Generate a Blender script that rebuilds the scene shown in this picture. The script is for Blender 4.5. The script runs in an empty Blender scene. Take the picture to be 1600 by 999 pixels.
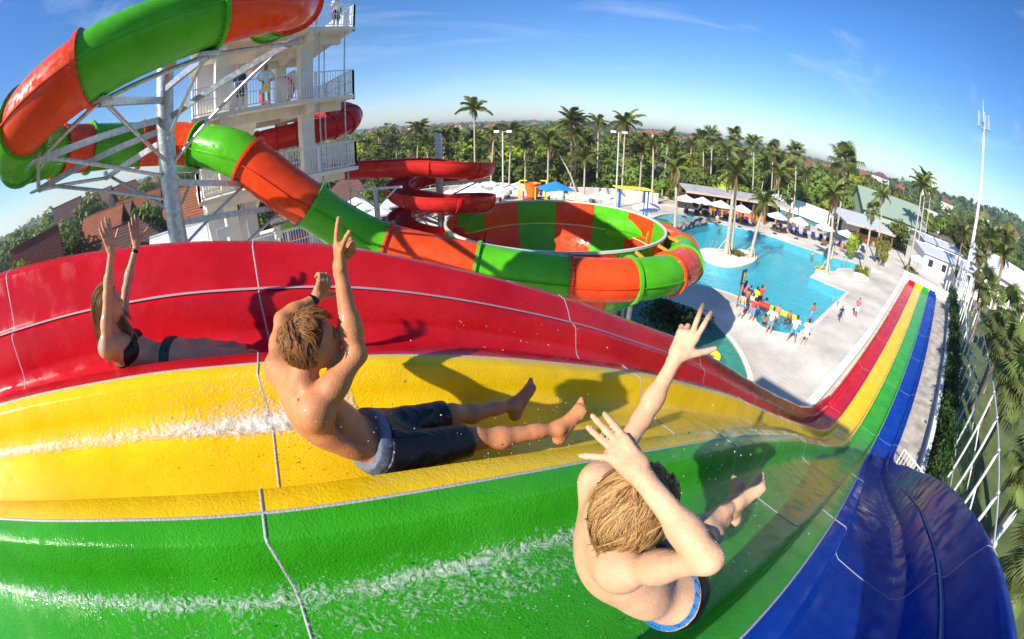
import bpy, math, random
import numpy as np
from mathutils import Vector, Matrix, Euler, noise as mnoise
R = math.radians
rng = np.random.default_rng(7)
random.seed(7)
SC = bpy.context.scene
COL = SC.collection

# ---------------------------------------------------------------- camera, sky, sun, exposure
EYE = 10.4                      # camera height over the pool deck
PITCH = 26.4
cam_d = bpy.data.cameras.new('camera')
cam = bpy.data.objects.new('camera', cam_d); COL.objects.link(cam)
cam.location = (0, 0, EYE); cam.rotation_euler = (R(90 - PITCH), 0, 0)
cam_d.type = 'PANO'
cam_d.sensor_width = 36; cam_d.sensor_height = 24
cam_d.clip_start = .05; cam_d.clip_end = 8000
cy = cam_d
cy.panorama_type = 'FISHEYE_EQUISOLID'
cy.fisheye_lens = 15.0
cy.fisheye_fov = R(180)
SC.camera = cam

SUN_AZ, SUN_EL = 225.5, 33.0    # azimuth clockwise from +Y of the direction TO the sun
sd = Vector((math.sin(R(SUN_AZ)) * math.cos(R(SUN_EL)), math.cos(R(SUN_AZ)) * math.cos(R(SUN_EL)), math.sin(R(SUN_EL))))
sun_d = bpy.data.lights.new('sun', 'SUN'); sun_d.energy = 5.0; sun_d.angle = R(.55); sun_d.color = (1, .93, .82)
sun = bpy.data.objects.new('sun', sun_d); COL.objects.link(sun)
sun.rotation_euler = sd.to_track_quat('Z', 'Y').to_euler()
sun.location = (-30, -30, 60)
W = bpy.data.worlds.new('World'); SC.world = W; W.use_nodes = True
wn = W.node_tree; wn.nodes.clear()
sky = wn.nodes.new('ShaderNodeTexSky'); sky.sky_type = 'NISHITA'; sky.sun_disc = False
sky.sun_elevation = R(SUN_EL); sky.sun_rotation = R(SUN_AZ)
sky.altitude = 0; sky.air_density = 1.0; sky.dust_density = .25; sky.ozone_density = 2.5
bg = wn.nodes.new('ShaderNodeBackground'); bg.inputs['Strength'].default_value = .092
wo = wn.nodes.new('ShaderNodeOutputWorld')
# thin high cirrus drawn out along one direction
tc = wn.nodes.new('ShaderNodeTexCoord'); mp = wn.nodes.new('ShaderNodeMapping')
mp.inputs['Rotation'].default_value = (0, 0, R(35)); mp.inputs['Scale'].default_value = (.8, 4.0, 7)
nz = wn.nodes.new('ShaderNodeTexNoise'); nz.inputs['Scale'].default_value = 1.3; nz.inputs['Detail'].default_value = 8; nz.inputs['Roughness'].default_value = .62; nz.inputs['Distortion'].default_value = .8
cr = wn.nodes.new('ShaderNodeValToRGB'); cr.color_ramp.elements[0].position = .55; cr.color_ramp.elements[1].position = .95
cr.color_ramp.elements[1].color = (.5, .5, .5, 1)
mx = wn.nodes.new('ShaderNodeMix'); mx.data_type = 'RGBA'
mx.inputs['B'].default_value = (6.5, 7, 7.6, 1)
L = wn.links.new
L(tc.outputs['Generated'], mp.inputs['Vector']); L(mp.outputs['Vector'], nz.inputs['Vector']); L(nz.outputs['Fac'], cr.inputs['Fac'])
L(cr.outputs['Color'], mx.inputs['Factor']); hsv = wn.nodes.new('ShaderNodeHueSaturation'); hsv.inputs['Saturation'].default_value = 1.3; hsv.inputs['Value'].default_value = 1.0; tint = wn.nodes.new('ShaderNodeMix'); tint.data_type = 'RGBA'; tint.blend_type = 'MULTIPLY'; tint.inputs['Factor'].default_value = 1; tint.inputs['B'].default_value = (.90, .95, 1.12, 1)
L(sky.outputs['Color'], hsv.inputs['Color']); L(hsv.outputs['Color'], tint.inputs['A']); L(tint.outputs['Result'], mx.inputs['A']); L(mx.outputs['Result'], bg.inputs['Color']); L(bg.outputs['Background'], wo.inputs['Surface'])
SC.view_settings.view_transform = 'Standard'; SC.view_settings.look = 'None'
SC.view_settings.exposure = .74; SC.view_settings.gamma = 1
SC.cycles.max_bounces = 8; SC.cycles.transparent_max_bounces = 16; SC.cycles.volume_bounces = 0
SC.cycles.caustics_reflective = False; SC.cycles.caustics_refractive = False
SC.cycles.use_denoising = True

# ---------------------------------------------------------------- where a spot of the photograph lies on a real surface
def ray(x, y):
    dx, dy = x - 800., 499.5 - y
    r = math.hypot(dx, dy) + 1e-9; th = 2 * math.asin(min(1, r / 1334.)); p = R(PITCH)
    X, U, Z = math.sin(th) * dx / r, math.sin(th) * dy / r, math.cos(th)
    return np.array([X, Z * math.cos(p) + U * math.sin(p), U * math.cos(p) - Z * math.sin(p)])
def G(x, y, h=0.0):
    "point on the horizontal plane z = h"
    r = ray(x, y); t = (EYE - h) / -r[2]
    return np.array([r[0] * t, r[1] * t, h])
def AT(x, y, t):
    "point at distance t"
    return ray(x, y) * t + np.array([0, 0, EYE])
def AD(x, y, D):
    "point at horizontal distance D"
    r = ray(x, y); t = D / math.hypot(r[0], r[1]); return r * t + np.array([0, 0, EYE])

# ---------------------------------------------------------------- materials
MAT = {}
def mat(name, col, rough=.5, metal=0, bump=0, bscale=30, var=0, vscale=3, spec=.5, trans=0, sss=0, coat=0, detail=6, stretch=None, emis=None, alpha=None, wear=None, ior=None):
    if name in MAT: return MAT[name]
    m = bpy.data.materials.new(name); m.use_nodes = True
    nt = m.node_tree; b = nt.nodes['Principled BSDF']
    b.inputs['Base Color'].default_value = (*col, 1); b.inputs['Roughness'].default_value = rough
    b.inputs['Metallic'].default_value = metal; b.inputs['Specular IOR Level'].default_value = spec
    if ior: b.inputs['IOR'].default_value = ior
    if trans: b.inputs['Transmission Weight'].default_value = trans
    if sss:
        b.inputs['Subsurface Weight'].default_value = sss; b.inputs['Subsurface Radius'].default_value = (.02, .008, .004); b.inputs['Subsurface Scale'].default_value = 1
    if coat: b.inputs['Coat Weight'].default_value = coat; b.inputs['Coat Roughness'].default_value = .08
    tcn = nt.nodes.new('ShaderNodeTexCoord'); src = tcn.outputs['Object']
    if stretch:
        mpn = nt.nodes.new('ShaderNodeMapping'); mpn.inputs['Scale'].default_value = stretch; nt.links.new(src, mpn.inputs['Vector']); src = mpn.outputs['Vector']
    if var:
        n = nt.nodes.new('ShaderNodeTexNoise'); n.inputs['Scale'].default_value = vscale; n.inputs['Detail'].default_value = detail; n.inputs['Roughness'].default_value = .6
        nt.links.new(src, n.inputs['Vector'])
        r_ = nt.nodes.new('ShaderNodeValToRGB'); e = r_.color_ramp.elements
        e[0].position = .3; e[1].position = .7
        e[0].color = (*[c * (1 - var) for c in col], 1); e[1].color = (*[min(1, c * (1 + var)) for c in col], 1)
        if wear: e[1].color = (*wear, 1)
        nt.links.new(n.outputs['Fac'], r_.inputs['Fac']); nt.links.new(r_.outputs['Color'], b.inputs['Base Color'])
        mr = nt.nodes.new('ShaderNodeMapRange'); mr.inputs['To Min'].default_value = max(0, rough - .12); mr.inputs['To Max'].default_value = min(1, rough + .12)
        nt.links.new(n.outputs['Fac'], mr.inputs['Value']); nt.links.new(mr.outputs['Result'], b.inputs['Roughness'])
    if bump:
        n2 = nt.nodes.new('ShaderNodeTexNoise'); n2.inputs['Scale'].default_value = bscale; n2.inputs['Detail'].default_value = 5
        nt.links.new(src, n2.inputs['Vector'])
        bp = nt.nodes.new('ShaderNodeBump'); bp.inputs['Strength'].default_value = bump; bp.inputs['Distance'].default_value = .02
        nt.links.new(n2.outputs['Fac'], bp.inputs['Height']); nt.links.new(bp.outputs['Normal'], b.inputs['Normal'])
    if emis: b.inputs['Emission Color'].default_value = (*emis[:3], 1); b.inputs['Emission Strength'].default_value = emis[3]
    MAT[name] = m
    return m

# ---------------------------------------------------------------- meshes
def origin_of(o):
    while o.parent: o = o.parent
    return np.array(o.location)
def mesh(name, V, F, mats, smooth=False, mi=None):
    V = np.asarray(V, np.float32)
    me = bpy.data.meshes.new(name)
    if isinstance(F, np.ndarray) and F.ndim == 2:
        k = F.shape[1]; nf = len(F)
        me.vertices.add(len(V)); me.vertices.foreach_set('co', V.ravel())
        me.loops.add(nf * k); me.loops.foreach_set('vertex_index', F.astype(np.int32).ravel())
        me.polygons.add(nf); me.polygons.foreach_set('loop_start', np.arange(0, nf * k, k, dtype=np.int32))
        if bpy.app.version < (4, 0): me.polygons.foreach_set('loop_total', np.full(nf, k, np.int32))
    else:
        me.from_pydata(V.tolist(), [], [list(map(int, f)) for f in F])
    me.update(calc_edges=True)
    for m in (mats if isinstance(mats, (list, tuple)) else [mats]): me.materials.append(m)
    if mi is not None: me.polygons.foreach_set('material_index', np.asarray(mi, np.int32))
    if smooth is True: me.polygons.foreach_set('use_smooth', np.ones(len(me.polygons), bool))
    elif smooth:
        me.polygons.foreach_set('use_smooth', np.ones(len(me.polygons), bool))
        me.set_sharp_from_angle(angle=R(smooth))
    me.validate()
    return me
def props(o, label=None, cat=None, group=None, kind=None):
    if label: o['label'] = label
    if cat: o['category'] = cat
    if group: o['group'] = group
    if kind: o['kind'] = kind
    return o
def link(name, me, parent=None, **p):
    o = bpy.data.objects.new(name, me); COL.objects.link(o)
    if parent: o.parent = parent
    return props(o, **p)
def thing(name, label, cat, loc=(0, 0, 0), group=None, rz=0):
    o = bpy.data.objects.new(name, None); COL.objects.link(o); o.location = loc; o.rotation_euler = (0, 0, rz)
    o.empty_display_size = .2
    return props(o, label, cat, group)
def kids(o, K={}):
    return [c for c in COL.objects if c.parent == o]
_children = {}
def copy_tree(src, loc, rz=0, scale=1, label=None, tree=None, tilt=None):
    "tree: cached [(object, [sub-parts])]"
    r = src.copy(); COL.objects.link(r); r.location = loc
    r.rotation_euler = (tilt[0] if tilt else 0, tilt[1] if tilt else 0, rz); r.scale = (scale,) * 3 if not isinstance(scale, tuple) else scale
    if label: r['label'] = label
    for ch, gs in tree:
        c = ch.copy(); COL.objects.link(c); c.parent = r
        for g in gs:
            q = g.copy(); COL.objects.link(q); q.parent = c
    return r
def tree_of(src):
    allc = list(COL.objects)
    ch = [c for c in allc if c.parent == src]
    return [(c, [g for g in allc if g.parent == c]) for c in ch]

def frame(dirv, up=(0, 0, 1)):
    t = np.asarray(dirv, float); t = t / (np.linalg.norm(t) + 1e-12); up = np.asarray(up, float)
    if abs(t @ up) > .98 * np.linalg.norm(up): up = np.array([1., 0, 0])
    a = np.cross(up, t); a /= np.linalg.norm(a); b = np.cross(t, a)
    return t, a, b
class MB:
    def __init__(s): s.V = []; s.F = []; s.M = []; s.n = 0
    def add(s, V, F, m=0):
        V = np.asarray(V, float).reshape(-1, 3)
        for f in F: s.F.append([int(i) + s.n for i in f]); s.M.append(m)
        s.V.append(V); s.n += len(V); return s
    def box(s, c, size, rz=0, m=0, taper=1.0):
        x, y, z = np.array(size) / 2.; cs, sn = math.cos(rz), math.sin(rz)
        P = []
        for dz in (-1, 1):
            k = taper if dz > 0 else 1
            for dx, dy in ((-1, -1), (1, -1), (1, 1), (-1, 1)):
                X, Y = dx * x * k, dy * y * k; P.append((c[0] + X * cs - Y * sn, c[1] + X * sn + Y * cs, c[2] + dz * z))
        return s.add(P, [(3, 2, 1, 0), (4, 5, 6, 7), (0, 1, 5, 4), (1, 2, 6, 5), (2, 3, 7, 6), (3, 0, 4, 7)], m)
    def beam(s, a, b, w=.1, h=None, up=(0, 0, 1), m=0):
        a = np.array(a, float); b = np.array(b, float); h = h or w
        t, x, y = frame(b - a, up)
        P = [p + x * sx * w / 2 + y * sy * h / 2 for p in (a, b) for sx, sy in ((-1, -1), (1, -1), (1, 1), (-1, 1))]
        return s.add(P, [(3, 2, 1, 0), (4, 5, 6, 7), (0, 1, 5, 4), (1, 2, 6, 5), (2, 3, 7, 6), (3, 0, 4, 7)], m)
    def tube(s, pts, r, n=8, caps=True, m=0, up=(0, 0, 1)):
        pts = np.asarray(pts, float); k = len(pts); rr = np.broadcast_to(np.asarray(r, float), (k,))
        T = np.gradient(pts, axis=0); V = []
        t0, a, b = frame(T[0], up)
        for i in range(k):
            t = T[i] / (np.linalg.norm(T[i]) + 1e-12); a = a - t * (a @ t); a /= np.linalg.norm(a) + 1e-12; b = np.cross(t, a)
            for j in range(n):
                q = 2 * math.pi * j / n; V.append(pts[i] + rr[i] * (math.cos(q) * a + math.sin(q) * b))
        F = [(i * n + j, i * n + (j + 1) % n, (i + 1) * n + (j + 1) % n, (i + 1) * n + j) for i in range(k - 1) for j in range(n)]
        if caps: F.append(tuple(range(n))[::-1]); F.append(tuple((k - 1) * n + j for j in range(n)))
        return s.add(V, F, m)
    def cyl(s, a, b, r, r2=None, n=12, m=0): return s.tube([a, b], [r, r if r2 is None else r2], n, m=m)
    def lathe(s, prof, c=(0, 0, 0), n=24, a0=0, a1=2 * math.pi, m=0):
        full = abs(a1 - a0 - 2 * math.pi) < 1e-6; k = n if full else n + 1; V = []
        for r, z in prof:
            for j in range(k):
                q = a0 + (a1 - a0) * j / n; V.append((c[0] + r * math.cos(q), c[1] + r * math.sin(q), c[2] + z))
        F = []
        for i in range(len(prof) - 1):
            for j in range(n): F.append((i * k + j, i * k + (j + 1) % k, (i + 1) * k + (j + 1) % k, (i + 1) * k + j))
        return s.add(V, F, m)
    def prism(s, poly, z0, z1, m=0):
        poly = [tuple(p[:2]) for p in poly]; k = len(poly)
        ar = sum(poly[i][0] * poly[(i + 1) % k][1] - poly[(i + 1) % k][0] * poly[i][1] for i in range(k))
        if ar < 0: poly = poly[::-1]
        V = [(x, y, z0) for x, y in poly] + [(x, y, z1) for x, y in poly]
        return s.add(V, [tuple(range(k))[::-1], tuple(range(k, 2 * k))] + [(i, (i + 1) % k, k + (i + 1) % k, k + i) for i in range(k)], m)
    def ball(s, c, r, n=8, m=0, sc=(1, 1, 1)):
        V = []; F = []; h = max(3, n // 2 + 1)
        for i in range(h + 1):
            for j in range(n):
                th = math.pi * i / h; q = 2 * math.pi * j / n
                V.append((c[0] + r * sc[0] * math.sin(th) * math.cos(q), c[1] + r * sc[1] * math.sin(th) * math.sin(q), c[2] + r * sc[2] * math.cos(th)))
        for i in range(h):
            for j in range(n): F.append((i * n + j, (i + 1) * n + j, (i + 1) * n + (j + 1) % n, i * n + (j + 1) % n))
        return s.add(V, F, m)
    def sheet(s, P, m=0, flip=False):
        P = np.asarray(P, float); a, b = P.shape[:2]
        F = []
        for i in range(a - 1):
            for j in range(b - 1):
                f = (i * b + j, i * b + j + 1, (i + 1) * b + j + 1, (i + 1) * b + j); F.append(f[::-1] if flip else f)
        return s.add(P.reshape(-1, 3), F, m)
    def build(s, name, mats, parent=None, smooth=False, world=True, **p):
        V = np.vstack(s.V)
        if parent is not None and world: V = V - origin_of(parent)
        return link(name, mesh(name, V, s.F, mats, smooth, s.M if isinstance(mats, (list, tuple)) else None), parent, **p)
def spline(P, k=12, closed=False):
    P = np.asarray(P, float); n = len(P); out = []
    for i in range(n if closed else n - 1):
        p0, p1, p2, p3 = (P[(i - 1) % n], P[i], P[(i + 1) % n], P[(i + 2) % n]) if closed else (P[max(i - 1, 0)], P[i], P[i + 1], P[min(i + 2, n - 1)])
        for j in range(k):
            t = j / k
            out.append(.5 * (2 * p1 + (p2 - p0) * t + (2 * p0 - 5 * p1 + 4 * p2 - p3) * t * t + (3 * p1 - p0 - 3 * p2 + p3) * t ** 3))
    if not closed: out.append(P[-1])
    return np.array(out)
# ---------------------------------------------------------------- materials used all over
def gel(name, col, rough=.22, bump=.25, bscale=60, wet=.5):
    "coloured gel coat of a fibreglass slide with water drops and thin film on it"
    if name in MAT: return MAT[name]
    m = mat(name, col, rough, bump=0, coat=.06, spec=.2)
    nt = m.node_tree; b = nt.nodes['Principled BSDF']; tcn = nt.nodes.new('ShaderNodeTexCoord')
    N = nt.nodes.new; K = nt.links.new
    n1 = N('ShaderNodeTexNoise'); n1.inputs['Scale'].default_value = 1.4; n1.inputs['Detail'].default_value = 9; n1.inputs['Roughness'].default_value = .65
    K(tcn.outputs['Object'], n1.inputs['Vector'])
    r1 = N('ShaderNodeValToRGB'); e = r1.color_ramp.elements; e[0].position = .3; e[1].position = .72
    e[0].color = (*[c * .80 for c in col], 1); e[1].color = (*[min(1, c * 1.08 + .012) for c in col], 1)
    K(n1.outputs['Fac'], r1.inputs['Fac']); K(r1.outputs['Color'], b.inputs['Base Color'])
    n2 = N('ShaderNodeTexNoise'); n2.inputs['Scale'].default_value = bscale; n2.inputs['Detail'].default_value = 4; K(tcn.outputs['Object'], n2.inputs['Vector'])
    n3 = N('ShaderNodeTexNoise'); n3.inputs['Scale'].default_value = 7; n3.inputs['Detail'].default_value = 3; K(tcn.outputs['Object'], n3.inputs['Vector'])
    ad = N('ShaderNodeMath'); ad.operation = 'MULTIPLY_ADD'; ad.inputs[1].default_value = 1.6; K(n3.outputs['Fac'], ad.inputs[0]); K(n2.outputs['Fac'], ad.inputs[2])
    bp = N('ShaderNodeBump'); bp.inputs['Strength'].default_value = bump; bp.inputs['Distance'].default_value = .008
    K(ad.outputs[0], bp.inputs['Height']); K(bp.outputs['Normal'], b.inputs['Normal']); K(bp.outputs['Normal'], b.inputs['Coat Normal'])
    n4 = N('ShaderNodeTexNoise'); n4.inputs['Scale'].default_value = 5; n4.inputs['Detail'].default_value = 6; K(tcn.outputs['Object'], n4.inputs['Vector'])
    mr = N('ShaderNodeMapRange'); mr.inputs['From Min'].default_value = .4; mr.inputs['From Max'].default_value = .62; mr.inputs['To Min'].default_value = rough * .2; mr.inputs['To Max'].default_value = rough * 1.7
    K(n4.outputs['Fac'], mr.inputs['Value']); K(mr.outputs['Result'], b.inputs['Roughness'])
    return m
RED = gel('slide red gelcoat', (.60, .004, .012)); YEL = gel('slide yellow gelcoat', (.94, .58, .0), .22, .35, 80); GRN = gel('slide green gelcoat', (.035, .36, .006), .2, .45, 100); BLU = gel('slide blue gelcoat', (.0, .045, .34), .3, .1); BLU.node_tree.nodes['Principled BSDF'].inputs['Specular IOR Level'].default_value = .04; BLU.node_tree.nodes['Principled BSDF'].inputs['Coat Weight'].default_value = 0
SEAM = mat('grey seam sealant', (.42, .40, .40), .5, bump=.3, bscale=90)
TGR = gel('tube green gelcoat', (.07, .42, .004), .3, .06, 30); TOR = gel('tube orange red gelcoat', (.78, .055, .003), .3, .06, 30); TRE = gel('spiral red gelcoat', (.66, .022, .014), .3, .06, 30)
TGD = mat('tube green underside', (.05, .3, .02), .4)
GALV = mat('galvanised steel', (.46, .50, .54), .42, metal=.75, var=.3, vscale=9, bump=.1, bscale=40)
WPAINT = mat('white painted steel', (.8, .8, .8), .4, var=.06)
CONC = mat('cream painted concrete', (.82, .76, .66), .75, var=.1, vscale=2, bump=.15, bscale=25)
WWALL = mat('white rendered wall', (.8, .78, .73), .8, var=.1, vscale=1.2, bump=.2, bscale=18)

# ---------------------------------------------------------------- the four lane racing slide
SA = R(60.8); SDI = np.array([math.sin(SA), math.cos(SA)]); SNI = np.array([math.cos(SA), -math.sin(SA)])
S_ = [-7, -4, -2, -1, -.3, .3, .9, 1.3, 2, 2.7, 3.4, 4.4, 5.6, 7.3, 9.6, 11.3, 13, 15, 16.5, 17.6, 20, 90]
Z_ = [-.80, -.84, -.91, -.98, -1.09, -1.2, -1.38, -1.53, -1.82, -2.14, -2.52, -3.06, -3.8, -4.85, -6.22, -7.2, -8.2, -9.2, -9.65, -9.84, -9.9, -9.9]
_ss = np.linspace(-7, 60, 1341); _zz = np.interp(_ss, S_, Z_); _k = np.hanning(21); _k /= _k.sum()
_zz = np.convolve(np.pad(_zz, 10, mode='edge'), _k, 'valid')
def z0(s): return np.interp(s, _ss, _zz) + EYE
def ucs(s):
    q = np.clip(np.asarray(s, float) - 17, 0, None); return -.0236 * (np.sqrt(q * q + 9) - 3)
def sp(s, u, dz=0):
    "slide coordinates: s along, u across, dz over the seam line"
    x = s * SDI[0] + (u + ucs(s)) * SNI[0]; y = s * SDI[1] + (u + ucs(s)) * SNI[1]
    return np.stack(np.broadcast_arrays(x, y, z0(s) + dz), -1)
def dep(s): return np.interp(s, [13.5, 17.5], [.26, .13])
def riml(s): return np.interp(s, [-4, -3, -1, 0, 1, 3, 5, 10, 14, 17, 17.9, 18.4], [.72, .65, .45, .38, .30, .27, .36, .33, .38, .45, .40, .05])
def rimr(s): return np.interp(s, [-4, 0, 2, 6, 10, 14, 15.5, 16.6], [.5, .46, .52, .70, .70, .5, .35, .06])
BND = [-3.08, -2.10, -1.03, .06, 1.06]
def lane_section(i, s):
    dp = dep(s); wide = np.interp(s, [14, 18], [1, .55])
    a, b = BND[i], BND[i + 1]
    L_ = [(a, 0), (a + .115 * wide, .004), (a + .13 * wide, -.012), (a + .155 * wide, -.5 * dp), (a + .18 * wide, -.87 * dp), (a + .23 * wide, -dp)]
    R_ = [(2 * ((a + b) / 2) - x, z) for x, z in L_][::-1]
    if i == 0:
        r = riml(s); k = np.interp(s, [15, 18], [1, .3])
        L_ = [(a - .16 * k - .05, r - .14), (a - .16 * k - .05, r - .02), (a - .10 * k - .05, r + .012), (a - .05, r), (a - .025, r - .03), (a + .02, .45 * r + .06), (a + .055, .3 * r * k + .03), (a + .075, .3 * r * k), (a + .15, .28 * r * k - .012), (a + .165, .24 * r * k - .03), (a + .185, -.5 * dp), (a + .21, -.85 * dp), (a + .27, -dp)]
    if i == 3:
        r = rimr(s); k = np.interp(s, [13.5, 16.5], [1, .3])
        R_ = [(b - .17, -dp), (b - .11, -.86 * dp), (b - .075, -.5 * dp), (b - .05, .25 * r * k - .02), (b - .035, .28 * r * k), (b + .045, .3 * r * k), (b + .06, .32 * r * k + .03), (b + .10, .7 * r + .03), (b + .14, r - .03), (b + .155, r), (b + .20, r + .012), (b + .20 + .09 * k, r - .01), (b + .21 + .09 * k, r - .14)]
    mid0, mid1 = L_[-1], R_[0]
    M_ = [(mid0[0] + (mid1[0] - mid0[0]) * t, -dp - .012 * math.sin(math.pi * t)) for t in (.2, .4, .6, .8)]
    return L_ + M_ + R_
slide = thing('racing_slide', 'four lane racing slide in red, yellow, green and blue sweeping down to the pool', 'water slide', (0, 0, 0))
JOINTS = [-6.0, -2.95, -.38, 2.35, 5.0, 7.6, 10.2, 12.8, 15.4, 18.0, 24, 30, 36, 42, 48, 54.2]
LC = [RED, YEL, GRN, BLU]
for i in range(4):
    for a, b in zip(JOINTS[:-1], JOINTS[1:]):
        ss = np.linspace(a + .004, b - .004, max(3, int((b - a) / (.12 if a < 19 else .8)) + 1))
        P = np.array([[sp(s, u, dz) for u, dz in lane_section(i, s)] for s in ss])
        MB().sheet(P).build('lane_panel', LC[i], slide, smooth=50)
def seam_strip(us, ss, w, name='sealant_seam'):
    pass
# seams across: follow the section of each lane, 3 mm proud
for q in JOINTS[1:-1]:
    mb = MB()
    for i in range(4):
        sec = lane_section(i, q)
        P = np.array([[sp(q + e, u, dz + (.0035 if abs(e) < .005 else -.001)) for u, dz in sec] for e in (-.007, -.004, .004, .007)])
        mb.sheet(P, flip=False)
    mb.build('cross_seam', SEAM, slide, smooth=True)
for bi, u in ((1, BND[1]), (2, BND[2]), (3, BND[3])):
    ss = np.concatenate([np.linspace(-6, 19, 230), np.linspace(19.5, 54.2, 60)])
    P = np.array([[sp(s, u + e, .005 if abs(e) < .005 else -.0) for e in (-.0075, -.004, .004, .0075)] for s in ss])
    MB().sheet(P).build('divider_seam', SEAM, slide, smooth=True)
ss = np.linspace(-6, 17.5, 200)
P = np.array([[sp(s, u, riml(s) * .3 * np.interp(s, [15, 18], [1, .3]) + .006 - max(0, abs(e) - .6) * .01) for u, e in ((BND[0] + .072, -1), (BND[0] + .082, 0), (BND[0] + .112, 0), (BND[0] + .12, 1))] for s in ss])
MB().sheet(P).build('ledge_seam', SEAM, slide, smooth=True)
ss = np.linspace(-6, 16, 200)
P = np.array([[sp(s, u, rimr(s) * .3 * np.interp(s, [13.5, 16.5], [1, .3]) + .006 - max(0, abs(e) - .6) * .01) for u, e in ((BND[4] - .02, -1), (BND[4] - .01, 0), (BND[4] + .015, 0), (BND[4] + .025, 1))] for s in ss])
MB().sheet(P).build('ledge_seam', mat('blue sealant', (.10, .16, .3), .4), slide, smooth=True)
# end walls of the run out, underside ribs and legs
mb = MB()
for i in range(4):
    a, b = BND[i], BND[i + 1]; q = 54.2
    c = sp(q + .1, (a + b) / 2, -.02); mb = MB(); mb.box(c, (1.0, .2, .5), -SA + math.pi / 2 + math.pi / 2, 0)
    mb.build('end_stop', LC[i], slide)
for s in (1.0, 4.0, 7.0, 10.0, 13.0, 15.5):
    c0 = sp(s, BND[0] + .1, -.5); c1 = sp(s, BND[4] - .1, -.5)
    mb = MB(); mb.beam(c0, c1, .2, .25); mb.build('cross_beam', GALV, slide)
    for u in (BND[0] + .4, BND[4] - .4):
        p = sp(s, u, -.55)
        if p[2] > .7: MB().cyl(p, (p[0], p[1], .0), .16, n=14).build('leg', GALV, slide, smooth=40)
# ---------------------------------------------------------------- big two colour tube slide with bowl
E3 = np.array([0, 0, EYE])
TP = [(-8.6, 13.6, 4.9), (-6.9, 12.0, 4.5), (-5.6, 10.1, 3.95), (-5.2, 8.3, 3.5), (-5.75, 6.5, 3.05), (-7.1, 4.45, 2.5), (-9.2, 3.75, 2.15), (-11.3, 4.7, 1.95), (-12.4, 6.6, 1.9), (-12.4, 8.6, 1.6), (-11.7, 10.4, 1.2), (-10.2, 11.3, .7), (-8.3, 11.3, -.05), (-6.55, 11.9, -1.75), (-4.5, 13.0, -3.6), (-1.0, 13.0, -4.55), (1.9, 13.0, -4.95), (4.1, 13.1, -5.0), (5.85, 14.1, -5.1), (7.1, 15.7, -5.25), (7.75, 17.7, -5.35), (7.75, 19.6, -5.4), (7.1, 21.4, -5.4), (5.6, 22.8, -5.4)]
TPW = np.array(TP) + E3
KK = 14
TS = spline(TPW, KK)
def tube_rad(i): return np.interp(i / KK, [0, 17.5, 19, 21.5, 23], [.75, .75, .8, .85, .85])
# joint positions in control-point units and the colour that starts there
TJ = [(0, TGR), (1.0, TGR), (2.1, TOR), (3.92, TGR), (5.02, TOR), (5.85, TGR), (6.9, TGR), (7.9, TOR), (8.65, TGR), (9.75, TOR), (11.0, TGR), (12.15, TOR), (13.15, TGR), (14.12, TOR), (14.95, TGR), (15.97, TOR), (16.95, TGR), (17.9, TOR), (18.9, TGR), (20.0, TOR), (21.3, TGR), (23, None)]
tube = thing('tube_slide', 'giant green and orange tube slide looping round a steel post down to the bowl', 'water slide', tuple(TPW[6] * (1, 1, 0)))
T_ = np.gradient(TS, axis=0); T_ /= np.linalg.norm(T_, axis=1)[:, None]
def tube_pt(i, ang, r):
    i0 = min(int(i), len(TS) - 2); f = i - i0
    p = TS[i0] * (1 - f) + TS[i0 + 1] * f; t = T_[i0] * (1 - f) + T_[i0 + 1] * f; t /= np.linalg.norm(t)
    a = np.cross((0, 0, 1), t); a /= np.linalg.norm(a); b = np.cross(t, a)
    return p + r * (math.cos(ang) * a + math.sin(ang) * b)
NA = 36
for (ja, m), (jb, _) in zip(TJ[:-1], TJ[1:]):
    ia, ib = ja * KK, jb * KK
    ii = np.linspace(ia, ib, max(4, int((ib - ia)) + 1))
    P = np.array([[tube_pt(min(i, len(TS) - 1.001), 2 * math.pi * k / NA, tube_rad(i)) for k in range(NA + 1)] for i in ii])
    sec = MB().sheet(P, flip=True).build('tube_segment', m, tube, smooth=50)
    # lengthwise flange where the half shells meet
    for base in (0.0, math.pi):
        mb = MB()
        Q = np.array([[tube_pt(min(i, len(TS) - 1.001), base + e, tube_rad(i) + r) for e, r in ((-.022, -.01), (-.022, .055), (.022, .055), (.022, -.01))] for i in ii])
        mb.sheet(Q, flip=True).build('shell_flange', m, sec)
for ja, m in TJ[:-1]:
    mb = MB(); i = ja * KK; i = min(max(i, .3), len(TS) - 1.3); dlt = .045 / np.linalg.norm(TS[int(i)] - TS[int(i) + 1])
    prof = [(-dlt, -.01), (-dlt, .1), (dlt, .1), (dlt, -.01)]
    Q = np.array([[tube_pt(i + e, 2 * math.pi * k / NA, tube_rad(i) + r) for k in range(NA + 1)] for e, r in prof])
    mb.sheet(Q, flip=True)
    ring = mb.build('flange_ring', TGR if m is TGR else TOR, tube, smooth=30)
    mb = MB()
    for k in range(28):
        q = 2 * math.pi * (k + .5) / 28; c_ = tube_pt(i, q, tube_rad(i) + .055); t_ = T_[int(i)] * .05; mb.cyl(c_ - t_ * 1.6, c_ + t_ * 1.6, .013, n=6)
    mb.build('bolts', GALV, ring, kind='stuff')
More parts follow.
